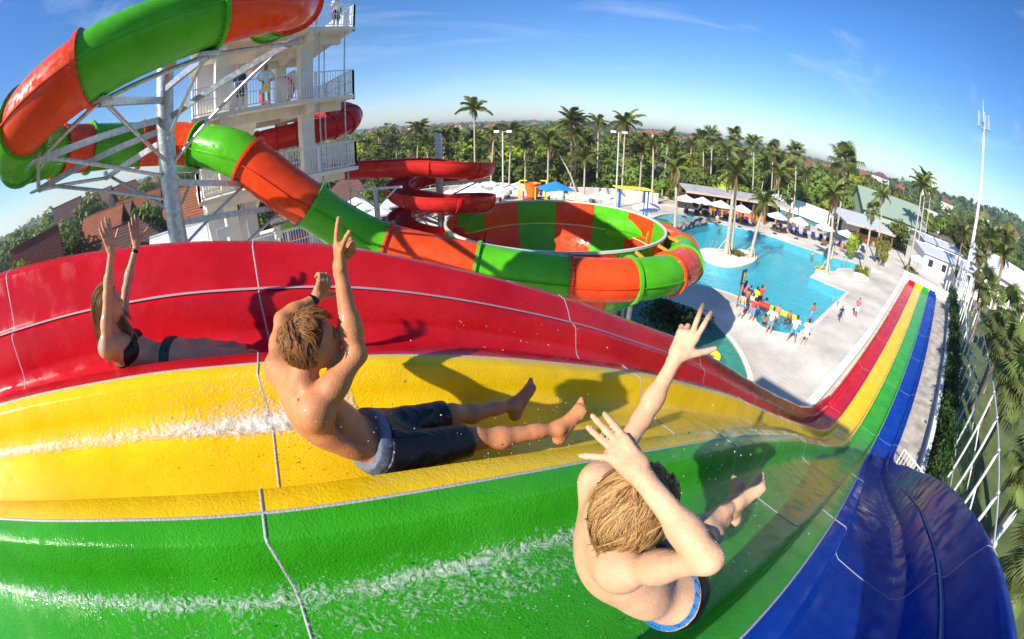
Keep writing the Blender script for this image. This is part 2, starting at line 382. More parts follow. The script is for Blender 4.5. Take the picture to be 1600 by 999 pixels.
# steel post with the arms that carry the loop
post = thing('steel_post', 'thick galvanised post with braces standing inside the tube slide loop', 'post', (-8.75, 8.35, 0))
px, py = -8.75, 8.35
mb = MB(); mb.cyl((px, py, 0), (px, py, EYE + 3.0), .30, .26, n=24); mb.build('post_shaft', GALV, post, smooth=40)
mb = MB(); mb.cyl((px, py, EYE + 3.0), (px, py, EYE + 3.04), .34, n=24); mb.build('cap_plate', GALV, post)
def arm(b, zr, zb=None, w=.11):
    b = np.array(b, float) + E3; d_ = b[:2] - (px, py); d_ /= np.linalg.norm(d_)
    a = np.array([px + d_[0] * .24, py + d_[1] * .24, EYE + zr])
    MB().beam(a, b, w, w * 1.5).build('arm', GALV, post)
    if zb is not None:
        a2 = np.array([px + d_[0] * .24, py + d_[1] * .24, EYE + zb]); MB().cyl(a2, a + (b - a) * .93, .05, n=8).build('brace', GALV, post)
    mb = MB(); t, x, y = frame(b - a); mb.box(b + (0, 0, .02), (.5, .5, .05), math.atan2(d_[1], d_[0])); mb.beam(b, b + (0, 0, .22), .12); mb.build('saddle', GALV, post)
arm((-5.75, 6.75, 2.2), 2.3, .9); arm((-7.0, 4.75, 1.75), 2.0, .4)
arm((-5.3, 9.6, 2.65), 1.5, .3); arm((-11.4, 5.2, .9), 1.2, -.6); arm((-12.0, 8.3, .55), .9, -.9)
arm((-9.1, 4.2, 1.3), 1.5, 0.0)
arm((-10.1, 11.1, -.15), .1, -1.2); arm((-8.0, 11.3, -1.0), -.3, -2.0); arm((-6.9, 12.1, -2.0), -1.4, -3.4)
for a, b in (((-5.75, 6.75, 2.2), (-5.3, 9.6, 2.65)), ((-7.0, 4.75, 1.75), (-9.1, 4.2, 1.3)), ((-9.1, 4.2, 1.3), (-11.4, 5.2, .9)), ((-5.75, 6.75, 2.2), (-7.0, 4.75, 1.75)), ((-11.4, 5.2, .9), (-12.0, 8.3, .55))):
    MB().cyl(np.array(a) + E3, np.array(b) + E3, .055, n=8).build('tie_bar', GALV, post)
# short support under the descending run
sup = thing('steel_support', 'forked galvanised support under the green run of the tube slide', 'post', (-5.6, 12.6, 0))
MB().cyl((-5.6, 12.7, 0), (-5.6, 12.7, 7.2), .14, n=14).build('shaft', GALV, sup, smooth=40)
for q in ((-6.0, 12.9, 7.9), (-5.1, 12.9, 7.5)): MB().beam((-5.6, 12.7, 7.1), q, .14).build('fork', GALV, sup)

# bowl
BC = np.array([2.0, 18.95]); BR = 4.98; BZ = 6.0
bowl = thing('slide_bowl', 'huge open bowl striped orange and green at the end of the tube slide', 'water slide', (BC[0], BC[1], 0))
prof = [(BR, 0), (BR - .03, -.12), (BR - .10, -1.0), (BR - .25, -1.9), (BR - .7, -2.75), (BR - 1.5, -3.3), (2.2, -3.65), (1.0, -3.9), (.7, -4.1), (.65, -4.4)]
oprof = [(r + .06, z - .04) for r, z in prof]
NS = 14
for k in range(NS):
    a0 = 2 * math.pi * (k + .28) / NS; a1 = a0 + 2 * math.pi / NS
    m = TGR if k % 2 else TOR
    up_ = MB().lathe(prof[:6], (BC[0], BC[1], BZ), 6, a0, a1 - .002).build('wall_segment', m, bowl, smooth=50)
    MB().lathe(prof[5:], (BC[0], BC[1], BZ), 6, a0, a1 - .002).build('floor_segment', m, bowl, smooth=50)
    mb = MB(); mb.lathe(oprof, (BC[0], BC[1], BZ), 6, a0, a1 - .002); mb.build('outer_shell', m, bowl, smooth=50)
    mb = MB(); mb.lathe([(r + .02 + e, z) for r, z in oprof for e in (0,)][:6], (BC[0], BC[1], BZ), 1, a0 - .006, a0 + .006); mb.build('outer_rib', m, bowl)
mb = MB()
n = 96; tor = []
RP = [(BR - .03, .0), (BR - .03, .07), (BR + .08, .07), (BR + .08, -.02), (BR + .02, -.02)]
mb.lathe(RP + RP[:1], (BC[0], BC[1], BZ), n); mb.build('rim', mat('pale rim gelcoat', (.55, .66, .55), .35), bowl, smooth=40)
mb = MB(); mb.lathe([(BR - .135, -1.24), (BR - .155, -1.25), (BR - .165, -1.29), (BR - .145, -1.30)], (BC[0], BC[1], BZ), n); mb.build('ring_seam', mat('pale seam', (.6, .6, .3), .5), bowl)
for k in range(8):
    q = 2 * math.pi * k / 8 + .2; x, y = BC[0] + 3.9 * math.cos(q), BC[1] + 3.9 * math.sin(q)
    MB().cyl((x, y, 0), (x, y, BZ - 2.9), .13, n=12).build('leg', GALV, bowl, smooth=40)
for a in (-60, -42, -22, -5, 12):
    q = R(a); p = np.array([BC[0] + (BR + .1) * math.cos(q), BC[1] + (BR + .1) * math.sin(q), BZ - .05]); o = np.array([math.cos(q), math.sin(q), 0])
    MB().beam(p, p + o * .9 + (0, 0, -.28), .07, .12).build('rim_strut', mat('strut orange', (.75, .25, .03), .4), bowl)
# ---------------------------------------------------------------- ground, hills, deck, pools
from mathutils.geometry import tessellate_polygon
def flat_poly(name, outer, holes, z, m, **p):
    loops = [[Vector((q[0], q[1], 0)) for q in outer]] + [[Vector((q[0], q[1], 0)) for q in h] for h in holes]
    tri = tessellate_polygon(loops); V = [(v.x, v.y, z) for l in loops for v in l]
    F = []
    for t in tri:
        a, b, c = [np.array(V[i][:2]) for i in t]
        F.append(t if (b - a)[0] * (c - a)[1] - (b - a)[1] * (c - a)[0] > 0 else t[::-1])
    return link(name, mesh(name, V, F, m), **p)
def PX(pts, h=0): return [tuple(G(x, y, h)[:2]) for x, y in pts]
def SU(pts): return [tuple(sp(s, u)[:2]) for s, u in pts]
def smooth_loop(P, k=4): return [tuple(q) for q in spline(np.array([(x, y, 0) for x, y in P]), k, closed=True)[:, :2]]
def offset_poly(P, d):
    P = np.array(P); ar = .5 * np.sum(P[:, 0] * np.roll(P[:, 1], -1) - np.roll(P[:, 0], -1) * P[:, 1]); sg = 1 if ar > 0 else -1
    T = np.roll(P, -1, 0) - np.roll(P, 1, 0); T /= np.linalg.norm(T, axis=1)[:, None] + 1e-9
    return P + sg * d * np.stack([T[:, 1], -T[:, 0]], 1)

def fbm(x, y, s=1.0, o=4, seed=0):
    v = np.zeros_like(x); a = 1.
    for k in range(o):
        f = s * 2 ** k
        v += a * (np.sin(x * f * 1.3 + seed + 1.7 * np.sin(y * f * .9 + seed * 2)) * np.cos(y * f * 1.1 - seed + 1.3 * np.sin(x * f * .7 + 4 * k)))
        a *= .5
    return v
def terrain_h(x, y):
    x = np.asarray(x, float); y = np.asarray(y, float); D = np.hypot(x, y); az = np.degrees(np.arctan2(x, y))
    base = -.25 - .0 * D
    hill_r = np.exp(-((az - 78) / 24) ** 2) * np.clip((D - 160) / 380, 0, 1) ** 1.2 * 32
    hill_l = np.exp(-((az + 74) / 20) ** 2) * np.clip((D - 90) / 420, 0, 1) ** 1.1 * 10
    far = np.clip((D - 350) / 1400, 0, 1) * 12 * (1 + .4 * fbm(x, y, .004, 3, 2))
    dip = -2.0 * np.clip((-x - 22) / 25, 0, 1) * np.clip((90 - D) / 40, 0, 1)
    pit = -1.6 * np.clip((96 - D) / 8, 0, 1)
    return base + pit + hill_r + hill_l + far + dip + np.clip((D - 120) / 200, 0, 1) * 1.2 * fbm(x, y, .02, 3, 5)
rr = np.concatenate([[0, 15], np.geomspace(30, 3200, 70)]); aa = np.radians(np.linspace(-180, 180, 181))
Rg, Ag = np.meshgrid(rr, aa, indexing='ij'); Xg = Rg * np.sin(Ag); Yg = Rg * np.cos(Ag)
Pg = np.stack([Xg, Yg, terrain_h(Xg, Yg)], -1)
mg = mat('dry green earth', (.10, .12, .045), .95, var=.45, vscale=.05, bump=.4, bscale=2, wear=(.2, .17, .09))
MB().sheet(Pg, flip=True).build('ground', mg, kind='structure', smooth=True, label='green and brown ground reaching to the horizon')

# pool outlines taken where they lie on the deck
pool_edge = PX([(1040, 353), (1062, 352), (1085, 351), (1102, 349), (1130, 351), (1165, 358), (1200, 368), (1250, 385), (1300, 402), (1330, 409), (1345, 414), (1340, 422), (1322, 419), (1309, 419.5), (1305, 424), (1296, 424.5), (1280, 422.5), (1266, 432), (1290, 443), (1323, 455.7), (1298, 479), (1273, 503), (1262, 511), (1248, 519), (1228, 521), (1208, 517), (1190, 510), (1182, 501), (1180, 489), (1184, 477), (1168, 468), (1148, 461), (1138, 457), (1100, 446), (1075, 440), (1040, 432), (990, 425), (930, 410), (900, 395), (905, 375), (940, 360), (990, 354)])
island = smooth_loop(PX([(1092.5, 392), (1099, 389), (1112, 388), (1126, 390), (1158, 390), (1172, 394), (1181, 400), (1182.6, 404), (1178, 409), (1165, 414), (1147, 416.5), (1130, 415.5), (1112, 411), (1100, 404), (1094, 397)]), 3)
river = PX([(1000, 462), (1030, 466), (1054, 472), (1080, 480), (1097, 489), (1108, 498), (1120, 508), (1128, 518), (1137, 527), (1144, 536), (1153, 550), (1160, 564), (1165, 577), (1168, 588), (1166, 604), (1150, 620), (1110, 620), (1060, 600), (1010, 570), (975, 540), (960, 500), (970, 475)])
kid_pool = smooth_loop(PX([(1022, 340), (1045, 334), (1075, 335), (1092, 341), (1080, 347), (1050, 348), (1030, 346)]), 3)
back_pool = PX([(1110, 318), (1180, 322), (1240, 330), (1330, 352), (1345, 360), (1330, 366), (1285, 358), (1235, 345), (1180, 336), (1120, 326)])
deck_out = [(-14, 4), (-13, 30), (-16, 50), (-10, 66), (10, 70)] + [(34, 82), (60, 80)] + PX([(1340, 345), (1405, 366)]) + SU([(86, -9), (86, 1.2), (60, 3.0), (40, 3.05), (20, 3.05), (10, 3.05), (0, 3.05), (-6, 3.05), (-8, -6)])
dm = mat('pale deck concrete', (.55, .47, .38), .8, var=.2, vscale=.22, bump=.12, bscale=14, wear=(.8, .76, .68))
nt = dm.node_tree; b = nt.nodes['Principled BSDF']
br = nt.nodes.new('ShaderNodeTexBrick'); br.inputs['Scale'].default_value = 1; br.inputs['Mortar Size'].default_value = .012; br.inputs['Brick Width'].default_value = 3.0; br.inputs['Row Height'].default_value = .34; br.inputs['Mortar Smooth'].default_value = .3
mpn = nt.nodes.new('ShaderNodeMapping'); mpn.inputs['Rotation'].default_value = (0, 0, SA - R(90) + R(90)); tcn = nt.nodes.new('ShaderNodeTexCoord')
nt.links.new(tcn.outputs['Object'], mpn.inputs['Vector']); nt.links.new(mpn.outputs['Vector'], br.inputs['Vector'])
bp = [n for n in nt.nodes if n.type == 'BUMP'][0]; bp2 = nt.nodes.new('ShaderNodeBump'); bp2.invert = True; bp2.inputs['Strength'].default_value = .6; bp2.inputs['Distance'].default_value = .02
nt.links.new(br.outputs['Fac'], bp2.inputs['Height']); nt.links.new(bp.outputs['Normal'], bp2.inputs['Normal']); nt.links.new(bp2.outputs['Normal'], b.inputs['Normal'])
crn = [n for n in nt.nodes if n.type == 'VALTORGB'][0]; mxn = nt.nodes.new('ShaderNodeMix'); mxn.data_type = 'RGBA'; mxn.blend_type = 'MULTIPLY'
fr = nt.nodes.new('ShaderNodeMapRange'); fr.inputs['To Max'].default_value = .65; nt.links.new(br.outputs['Fac'], fr.inputs['Value']); nt.links.new(fr.outputs['Result'], mxn.inputs['Factor'])
nt.links.new(crn.outputs['Color'], mxn.inputs['A']); mxn.inputs['B'].default_value = (.55, .5, .45, 1); nt.links.new(mxn.outputs['Result'], b.inputs['Base Color'])
flat_poly('pool_deck', deck_out, [pool_edge, river, kid_pool, back_pool], 0, dm, kind='structure', label='pale paved deck round the pools')
cop = mat('pool coping', (.72, .67, .58), .7, var=.08)
tile_b = mat('pool floor', (.08, .70, .86), .6, var=.12, vscale=.6)
tile_g = mat('river floor', (.10, .55, .50), .6, var=.12, vscale=.6)
def water_mat(name, tint, bs=3.4, st=1.0, rough=.04):
    m = bpy.data.materials.new(name); m.use_nodes = True; nt = m.node_tree; nt.nodes.clear(); N = nt.nodes.new; K = nt.links.new
    out = N('ShaderNodeOutputMaterial'); mix = N('ShaderNodeMixShader'); tr = N('ShaderNodeBsdfTransparent'); gl = N('ShaderNodeBsdfGlossy'); df = N('ShaderNodeBsdfDiffuse'); m2 = N('ShaderNodeMixShader'); fr_ = N('ShaderNodeFresnel')
    tr.inputs['Color'].default_value = (*tint, 1); gl.inputs['Roughness'].default_value = rough; df.inputs['Color'].default_value = (*[c * .8 for c in tint], 1); fr_.inputs['IOR'].default_value = 1.15
    tcn = N('ShaderNodeTexCoord'); a = N('ShaderNodeTexNoise'); a.inputs['Scale'].default_value = bs; a.inputs['Detail'].default_value = 4; a.inputs['Distortion'].default_value = .8
    K(tcn.outputs['Object'], a.inputs['Vector']); bp = N('ShaderNodeBump'); bp.inputs['Strength'].default_value = st; bp.inputs['Distance'].default_value = .12; K(a.outputs['Fac'], bp.inputs['Height'])
    for n_ in (gl, fr_, df): K(bp.outputs['Normal'], n_.inputs['Normal'])
    m2.inputs['Fac'].default_value = .22; K(tr.outputs[0], m2.inputs[1]); K(df.outputs[0], m2.inputs[2])
    K(fr_.outputs[0], mix.inputs['Fac']); K(m2.outputs[0], mix.inputs[1]); K(gl.outputs[0], mix.inputs[2]); K(mix.outputs[0], out.inputs['Surface'])
    return m
WAT = water_mat('pool water', (.22, .97, 1.0)); WAG = water_mat('river water', (.25, .8, .72)); WAL = water_mat('shallow water', (.6, .93, .97))
def basin(name, loop, depth, floor_m, wm, holes=(), lab=''):
    P = list(loop)
    flat_poly(name + '_floor', offset_poly(P, .02), [], -depth, floor_m, kind='structure')
    for q in [P] + list(holes):
        k = len(q); V = [(x, y, .0) for x, y in q] + [(x, y, -depth) for x, y in q]
        link(name + '_side_wall', mesh('side', V, [(i, (i + 1) % k, k + (i + 1) % k, k + i) for i in range(k)], floor_m), kind='structure')
    flat_poly(name + '_water', P, holes, -.10, wm, kind='structure', label=lab)
    # coping: a low proud band round the edge
    A_ = np.array(P); B_ = offset_poly(P, .32); k = len(P)
    V = [(x, y, .012) for x, y in A_] + [(x, y, .012) for x, y in B_] + [(x, y, -.11) for x, y in A_]
    link(name + '_coping', mesh('coping', V, [(i, (i + 1) % k, k + (i + 1) % k, k + i) for i in range(k)] + [((i + 1) % k, i, 2 * k + i, 2 * k + (i + 1) % k) for i in range(k)], cop), kind='structure')
basin('main_pool', pool_edge, 1.0, tile_b, WAT, [island], 'turquoise water of the main pool')
basin('lazy_river', river, 1.1, tile_g, WAG, [], 'green blue water of the river pool beside the bowl')
basin('wading_pool', kid_pool, .3, mat('wading floor', (.5, .75, .8), .6), WAL, [], 'shallow pale water of the wading pool')
basin('upper_pool', back_pool, .9, tile_b, WAT, [], 'blue water of the far pool by the bars')
isl = MB(); isl.prism(offset_poly(island, .02), -.13, .04); isl.build('island_deck', mat('island render', (.76, .7, .6), .8, var=.1, vscale=.8, bump=.1), kind='structure', label='small oval paved island in the main pool')
# lawn beyond the fence
lawn = mat('lawn', (.055, .115, .018), .95, var=.35, vscale=.5, bump=.5, bscale=12, wear=(.13, .16, .04))
flat_poly('lawn', SU([(-12, 5.4), (62, 4.6), (70, 22), (30, 40), (-12, 40)]), [], -.02, lawn, kind='structure', label='green lawn behind the tall white fence')
# raised white walls each side of the run out
def wall_run(name, label, pts, w, h, m, cat='wall', z=0):
    t = thing(name, label, cat, (*pts[0], z))
    for a, b_ in zip(pts[:-1], pts[1:]):
        mb = MB(); mb.beam((*a, z + h / 2), (*b_, z + h / 2), w, h); o = mb.build('wall_body', m, t)
        mb = MB(); mb.beam((*a, z + h + .03), (*b_, z + h + .03), w + .06, .06); mb.build('coping', WWALL, t)
    return t
wall_run('low_wall', 'long low white wall between the deck and the red lane run out', SU([(14.5, -3.75), (30, -3.75), (44, -3.85), (55.6, -4.0)]), .42, .42, WWALL)
wall_run('end_wall', 'high white wall closing the end of the racing slide run out', SU([(56.1, -4.1), (56.1, 3.0)]), .3, 1.1, WWALL)
wall_run('side_kerb', 'narrow pale kerb between the blue lane gutter and the hedge', SU([(8, 3.2), (30, 3.15), (56, 3.4)]), .22, .5, mat('bluish kerb paint', (.55, .62, .66), .6, var=.12))
sm = mat('stained gutter concrete', (.42, .36, .30), .85, var=.4, vscale=1.1, bump=.2, wear=(.62, .56, .48))
flat_poly('gutter_paving', SU([(9, 1.5), (30, 1.4), (55.5, 1.4), (55.5, 3.25), (30, 3.0), (9, 3.0)]), [], .006, sm, kind='structure')
flat_poly('landing_paving', SU([(10, -3.55), (55.5, -3.6), (55.5, -3.1), (10, -3.1)]), [], .007, mat('beige landing', (.62, .52, .42), .85, var=.25, vscale=1.5), kind='structure')
# channel block that carries the run out
mb = MB(); Q0 = SU([(17.8, -3.05), (36, -3.05), (54.6, -3.05), (54.6, 1.2), (36, 1.2), (17.8, 1.2)]); mb.prism(Q0, 0, .30); mb.build('run_out_base', sm, kind='structure')
# left platform of concrete near the tower
# ---------------------------------------------------------------- start tower
TA = np.array([-10.97, 11.9]); TB = np.array([-6.3, 16.9]); TC = np.array([-11.1, 22.0]); TD = TA + (TC - TB)
fu = (TB - TA) / np.linalg.norm(TB - TA); fv = (TC - TB) / np.linalg.norm(TC - TB); FW = np.linalg.norm(TB - TA); FD = np.linalg.norm(TC - TB)
tower = thing('slide_tower', 'cream concrete slide tower with white railed balconies and stairs', 'tower', (*(TA + TC) / 2, 0))
def tw(a, b, z): p = TA + fu * a + fv * b; return np.array([p[0], p[1], z])
TRZ = math.atan2(fu[1], fu[0])
FL = [2.95, 6.0, 9.05, 12.13, 15.2, 18.3]
ceil_m = CONC
for z in FL[:5]:
    MB().prism([tw(a, b, 0) for a, b in ((0, 0), (FW, 0), (FW, FD), (0, FD))], z - .16, z).build('floor_slab', CONC, tower)
    for b in (1.1, FD - 1.1): MB().beam(tw(.3, b, z - .36), tw(FW - .3, b, z - .36), .3, .4).build('beam', CONC, tower)
    for a in (1.3, FW - 1.9): MB().beam(tw(a, .15, z - .34), tw(a, FD - .15, z - .34), .28, .36).build('beam', CONC, tower)
    for a in (1.3, FW - 1.9):       # tapered cantilever brackets under the balcony
        p = [tw(a, .15, z - .2), tw(a, 1.1, z - .2), tw(a, 1.1, z - .75), tw(a, .15, z - .34)]
        V = [q + np.append(fu * e, 0) for e in (-.13, .13) for q in p]
        MB().add(V, [(0, 1, 2, 3), (7, 6, 5, 4), (0, 4, 5, 1), (1, 5, 6, 2), (2, 6, 7, 3), (3, 7, 4, 0)]).build('bracket', CONC, tower)
for a in (1.3, FW - 1.9):
    for b in (1.1, FD - 1.1): MB().box(tw(a, b, 9), (.55, .55, 18.0), TRZ).build('column', CONC, tower)
# back wall panels and white roller blinds seen behind the balcony
for k, z in enumerate(FL[1:5]):
    MB().beam(tw(.2, 2.4, z + 1.25), tw(2.6, 2.4, z + 1.25), .12, 2.5).build('wall_panel', mat('lilac white wall', (.72, .70, .74), .8, var=.06), tower)
    for a in (.3, 1.2, 2.1): MB().cyl(tw(a, 2.2, z), tw(a, 2.2, z + 2.6), .035, n=6).build('white_pole', WPAINT, tower)
def railing(p, q, parent, name='railing', step=.115, h=1.08, post=1.55):
    p = np.array(p, float); q = np.array(q, float); Ln = np.linalg.norm(q[:2] - p[:2]); up = np.array([0, 0, 1.])
    rl = bpy.data.objects.new(name, None); COL.objects.link(rl); rl.parent = parent
    o = origin_of(parent)
    def add(mb, nm, **k): V = np.vstack(mb.V) - o; return link(nm, mesh(nm, V, mb.F, WPAINT), rl, **k)
    add(MB().beam(p + up * h, q + up * h, .055, .045), 'handrail'); add(MB().beam(p + up * .1, q + up * .1, .035), 'bottom_rail'); add(MB().beam(p + up * (h * .55), q + up * (h * .55), .03), 'mid_rail')
    n = max(2, int(round(Ln / post)) + 1)
    for i in range(n):
        c = p + (q - p) * i / (n - 1); add(MB().beam(c - up * .22, c + up * (h - .02), .07, .07, up=(1, 0, 0)), 'post')
    mb = MB(); n = int(Ln / step)
    for i in range(1, n):
        c = p + (q - p) * i / n; mb.beam(c + up * .1, c + up * (h - .02), .022, .022, up=(1, 0, 0))
    add(mb, 'balusters', kind='stuff')
for z in FL[:5]:
    e = .06
    railing(tw(e, e, z), tw(FW - e, e, z), tower); railing(tw(FW - e, e, z), tw(FW - e, FD - e, z), tower)
    if z < 12: railing(tw(e, e, z), tw(e, 2.5, z), tower)
    if z > 9: railing(tw(FW - 2.0, 4.6, z), tw(FW - e, 4.6, z), tower)
# stairs: flights with sawtooth sides
def flight(a0, b0, z0_, a1, b1, z1, w=1.25, n=16):
    d_ = np.array([a1 - a0, b1 - b0]); Ln = np.linalg.norm(d_); d_ /= Ln; nrm = np.array([-d_[1], d_[0]])
    st = bpy.data.objects.new('stair_flight', None); COL.objects.link(st); st.parent = tower; o = origin_of(tower)
    def pt(s, t, z): q = np.array([a0, b0]) + d_ * s + nrm * t; return tw(q[0], q[1], z)
    for i in range(n):
        s0, s1 = Ln * i / n, Ln * (i + 1) / n; zt = z0_ + (z1 - z0_) * (i + 1) / n; zb = z0_ + (z1 - z0_) * i / n - .2
        P = [pt(s0, t, z) for t in (-w / 2, w / 2) for z in (zb, zt)] + [pt(s1, t, z) for t in (-w / 2, w / 2) for z in (zb + (z1 - z0_) / n, zt)]
        mb = MB(); mb.add(np.array(P) - o, [(0, 1, 3, 2), (4, 6, 7, 5), (0, 4, 5, 1), (2, 3, 7, 6), (1, 5, 7, 3), (0, 2, 6, 4)])
        link('step', mesh('step', np.vstack(mb.V), mb.F, CONC), st)
    return st
zs = [0] + FL[:5]
for k in range(len(zs) - 1):
    za, zb = zs[k], zs[k + 1]; zm = (za + zb) / 2
    if k % 1 == 0:
        flight(.95, .9, za, .95, 4.6, zm, n=9); flight(2.25, 4.6, zm, 2.25, .9, zb, n=9)
        MB().prism([tw(a, b, 0) for a, b in ((.3, 4.55), (2.9, 4.55), (2.9, 5.9), (.3, 5.9))], zm - .15, zm).build('landing_slab', CONC, tower)
railing(tw(.3, .9, 0), tw(.3, 4.6, 1.5), tower); railing(tw(.3, .9, 3.0), tw(.3, 4.6, 4.5), tower); railing(tw(.3, .9, 6.05), tw(.3, 4.6, 7.5), tower)
for a, b in ((FW - .35, .35), (FW - 1.5, .35), (FW - .35, 3.0)):
    MB().cyl(tw(a, b, 0), tw(a, b, 15.1), .03, n=6).build('hanging_rod', GALV, tower)
# signs and small white boards on the balcony
MB().beam(tw(4.1, 2.3, 13.0), tw(5.0, 2.3, 13.4), .05, .9).build('notice_board', WPAINT, tower)
MB().box(tw(.8, -.02, 7.7), (.55, .04, .4), TRZ).build('notice_board', WPAINT, tower)
# pale landing block in front of the tower foot
MB().beam((-8.9, 12.4, 5.35), (-3.4, 18.2, 5.35), 2.2, .3).build('walkway_slab', WWALL, tower)

# ---------------------------------------------------------------- open red spiral slide
HC = None
def trough(path, width, depth, name, root, joints, m, closed_top=False, NAA=18, ring=True):
    P = spline(path, 10); T = np.gradient(P, axis=0); T /= np.linalg.norm(T, axis=1)[:, None]
    def pt(i, ang, r):
        i0 = min(int(i), len(P) - 2); f = i - i0; p = P[i0] * (1 - f) + P[i0 + 1] * f; t = T[i0] * (1 - f) + T[i0 + 1] * f
        a = np.cross((0, 0, 1), t); a /= np.linalg.norm(a); b = np.cross(t, a); b /= np.linalg.norm(b)
        if not closed_top:
            x, y = math.cos(ang), math.sin(ang)
            return p + a * x * r * width + b * (y * r * depth + (0 if y < 0 else 0))
        return p + r * (math.cos(ang) * a + math.sin(ang) * b) * width
    A0, A1 = (0, 2 * math.pi) if closed_top else (math.pi * .93, math.pi * 2.07)
    for a_, b_ in zip(joints[:-1], joints[1:]):
        ii = np.linspace(a_ * 10, min(b_ * 10, len(P) - 1.001), max(4, int((b_ - a_) * 12)))
        Q = np.array([[pt(i, A0 + (A1 - A0) * k / NAA, 1) for k in range(NAA + 1)] for i in ii])
        s_ = MB().sheet(Q, flip=closed_top).build(name, m, root, smooth=50)
        Q2 = np.array([[pt(i, A0 + (A1 - A0) * k / NAA, 1.05) for k in range(NAA + 1)] for i in ii])
        if not closed_top:
            MB().sheet(Q2).build('outer_skin', m, s_, smooth=50)
            mb = MB()
            for k in (0, NAA):
                R_ = np.array([[pt(i, A0 + (A1 - A0) * k / NAA, r) + (0, 0, e) for r, e in ((.97, -.03), (.97, .03), (1.10, .03), (1.10, -.03))] for i in ii]); mb.sheet(R_); 
            mb.build('rim_edge', m, s_)
    for a_ in joints:
        i = min(max(a_ * 10, .2), len(P) - 1.3); dl = .05 / (np.linalg.norm(P[int(i)] - P[int(i) + 1]) + 1e-6)
        Q = np.array([[pt(i + e, A0 + (A1 - A0) * k / NAA, r) for k in range(NAA + 1)] for e, r in ((-dl, 1.02), (-dl, 1.13), (dl, 1.13), (dl, 1.02))])
        MB().sheet(Q).build('flange_ring', m, root, smooth=40)
spc = AD(686, 260, 21.5)[:2]
spiral = thing('spiral_slide', 'open bright red spiral slide winding round a steel post beside the bowl', 'water slide', (spc[0], spc[1], 0))
path = []
zt = EYE - 1.62
path += [(-8.2, 19.0, zt + .15), (-6.6, 19.6, zt + .05)]
hr = 2.15
for k in range(0, 24):
    q = R(-100) + k * R(36); z = zt - .02 - k * .165
    path.append((spc[0] + hr * math.cos(q), spc[1] + hr * math.sin(q), z))
path = np.array(path)
path[1] = (path[0] + path[2]) / 2 + (0, -.15, 0)
path = np.vstack([path, path[-1] + (path[-1] - path[-2]) * (1, 1, .5) * 1.6])
js = [0, 1.0, 2.2] + [2.2 + 1.55 * k for k in range(1, 15)]
trough(path, .62, .62, 'trough_segment', spiral, js, TRE)
mb = MB(); mb.cyl((spc[0], spc[1], 0), (spc[0], spc[1], EYE - .35), .19, n=16); mb.build('post', GALV, spiral, smooth=40)
for k in range(1, 8):
    q = R(-100) + k * R(118); z = zt - .02 - (k * 118 / 36) * .165 - .75
    a = np.array([spc[0], spc[1], z + .0]); b = np.array([spc[0] + 2.6 * math.cos(q), spc[1] + 2.6 * math.sin(q), z + .0])
    MB().beam(a, b, .08, .14).build('arm', GALV, spiral); MB().cyl(a - (0, 0, .9), a + (b - a) * .8, .04, n=6).build('brace', GALV, spiral)
sp2 = thing('slide_post', 'forked grey steel post holding the start of the red spiral slide', 'post', tuple(AD(587, 300, 19.0)[:2]) + (0,))
p0 = np.array(sp2.location); ztop = EYE - 2.55
MB().cyl(p0, p0 + (0, 0, ztop), .13, n=12).build('shaft', GALV, sp2, smooth=40)
for s_ in (-1, 1): MB().beam(p0 + (0, 0, ztop - .9), p0 + (s_ * 1.0, 0, ztop - .02), .07).build('brace', GALV, sp2)
MB().beam(p0 + (-1.25, 0, ztop), p0 + (1.25, 0, ztop), .1).build('crosshead', GALV, sp2)
# closed red tube behind the tower
rt = thing('red_tube_slide', 'closed glossy red tube slide curving down behind the tower', 'water slide', (-9, 24, 0))
pth = [AD(470, 165, 27), AD(515, 172, 25.5), AD(543, 177, 24.5), AD(546, 188, 23.4), AD(525, 197, 22.8), AD(500, 203, 22.5), AD(470, 208, 22.6), AD(440, 215, 22.8), AD(410, 222, 23), AD(385, 232, 23.2), AD(360, 245, 23)]
trough(np.array(pth), .62, .62, 'tube_segment', rt, [0, 1.2, 2.4, 3.3, 4.2, 5.2, 6.2, 7.2, 8.2, 9.2, 10], TRE, True, 24)
# ---------------------------------------------------------------- poolside furniture and buildings
CANV = mat('white canvas', (.8, .79, .76), .85, var=.05, vscale=4); WOOD = mat('brown timber', (.22, .11, .05), .7, var=.3, vscale=6, stretch=(1, 1, .3)); NAVY = mat('navy cushion', (.015, .03, .16), .85, var=.2)
WICK = mat('brown wicker', (.16, .10, .07), .85, var=.3, vscale=20, bump=.5, bscale=60); DARK = mat('dark shade', (.03, .028, .025), .8); ORW = mat('orange timber counter', (.55, .2, .05), .6, var=.25, vscale=3)
TIN = mat('pale metal roofing', (.62, .64, .68), .45, metal=.2, var=.08, vscale=1.5); FASC = mat('tan fascia', (.5, .36, .24), .7)
# umbrella prototype
um = thing('pool_umbrella', '', 'umbrella', (0, 0, 0), 'white umbrellas round the pools')
mb = MB(); n = 8; Rm = 1.45
V = [(0, 0, 2.95)] + [(Rm * math.cos(2 * math.pi * k / n + .39), Rm * math.sin(2 * math.pi * k / n + .39), 2.35) for k in range(n)] + [(Rm * math.cos(2 * math.pi * k / n + .39), Rm * math.sin(2 * math.pi * k / n + .39), 2.17) for k in range(n)]
F = [(0, 1 + k, 1 + (k + 1) % n) for k in range(n)] + [(1 + k, 1 + n + k, 1 + n + (k + 1) % n, 1 + (k + 1) % n) for k in range(n)]
mb.add(V, F).build('canopy', CANV, um)
MB().cyl((0, 0, 0), (0, 0, 3.05), .03, n=6).build('pole', WOOD, um); MB().cyl((0, 0, 0), (0, 0, .1), .35, .28, n=10).build('base', DARK, um)
mb = MB()
for k in range(n): mb.beam((0, 0, 2.3), V[1 + k], .03)
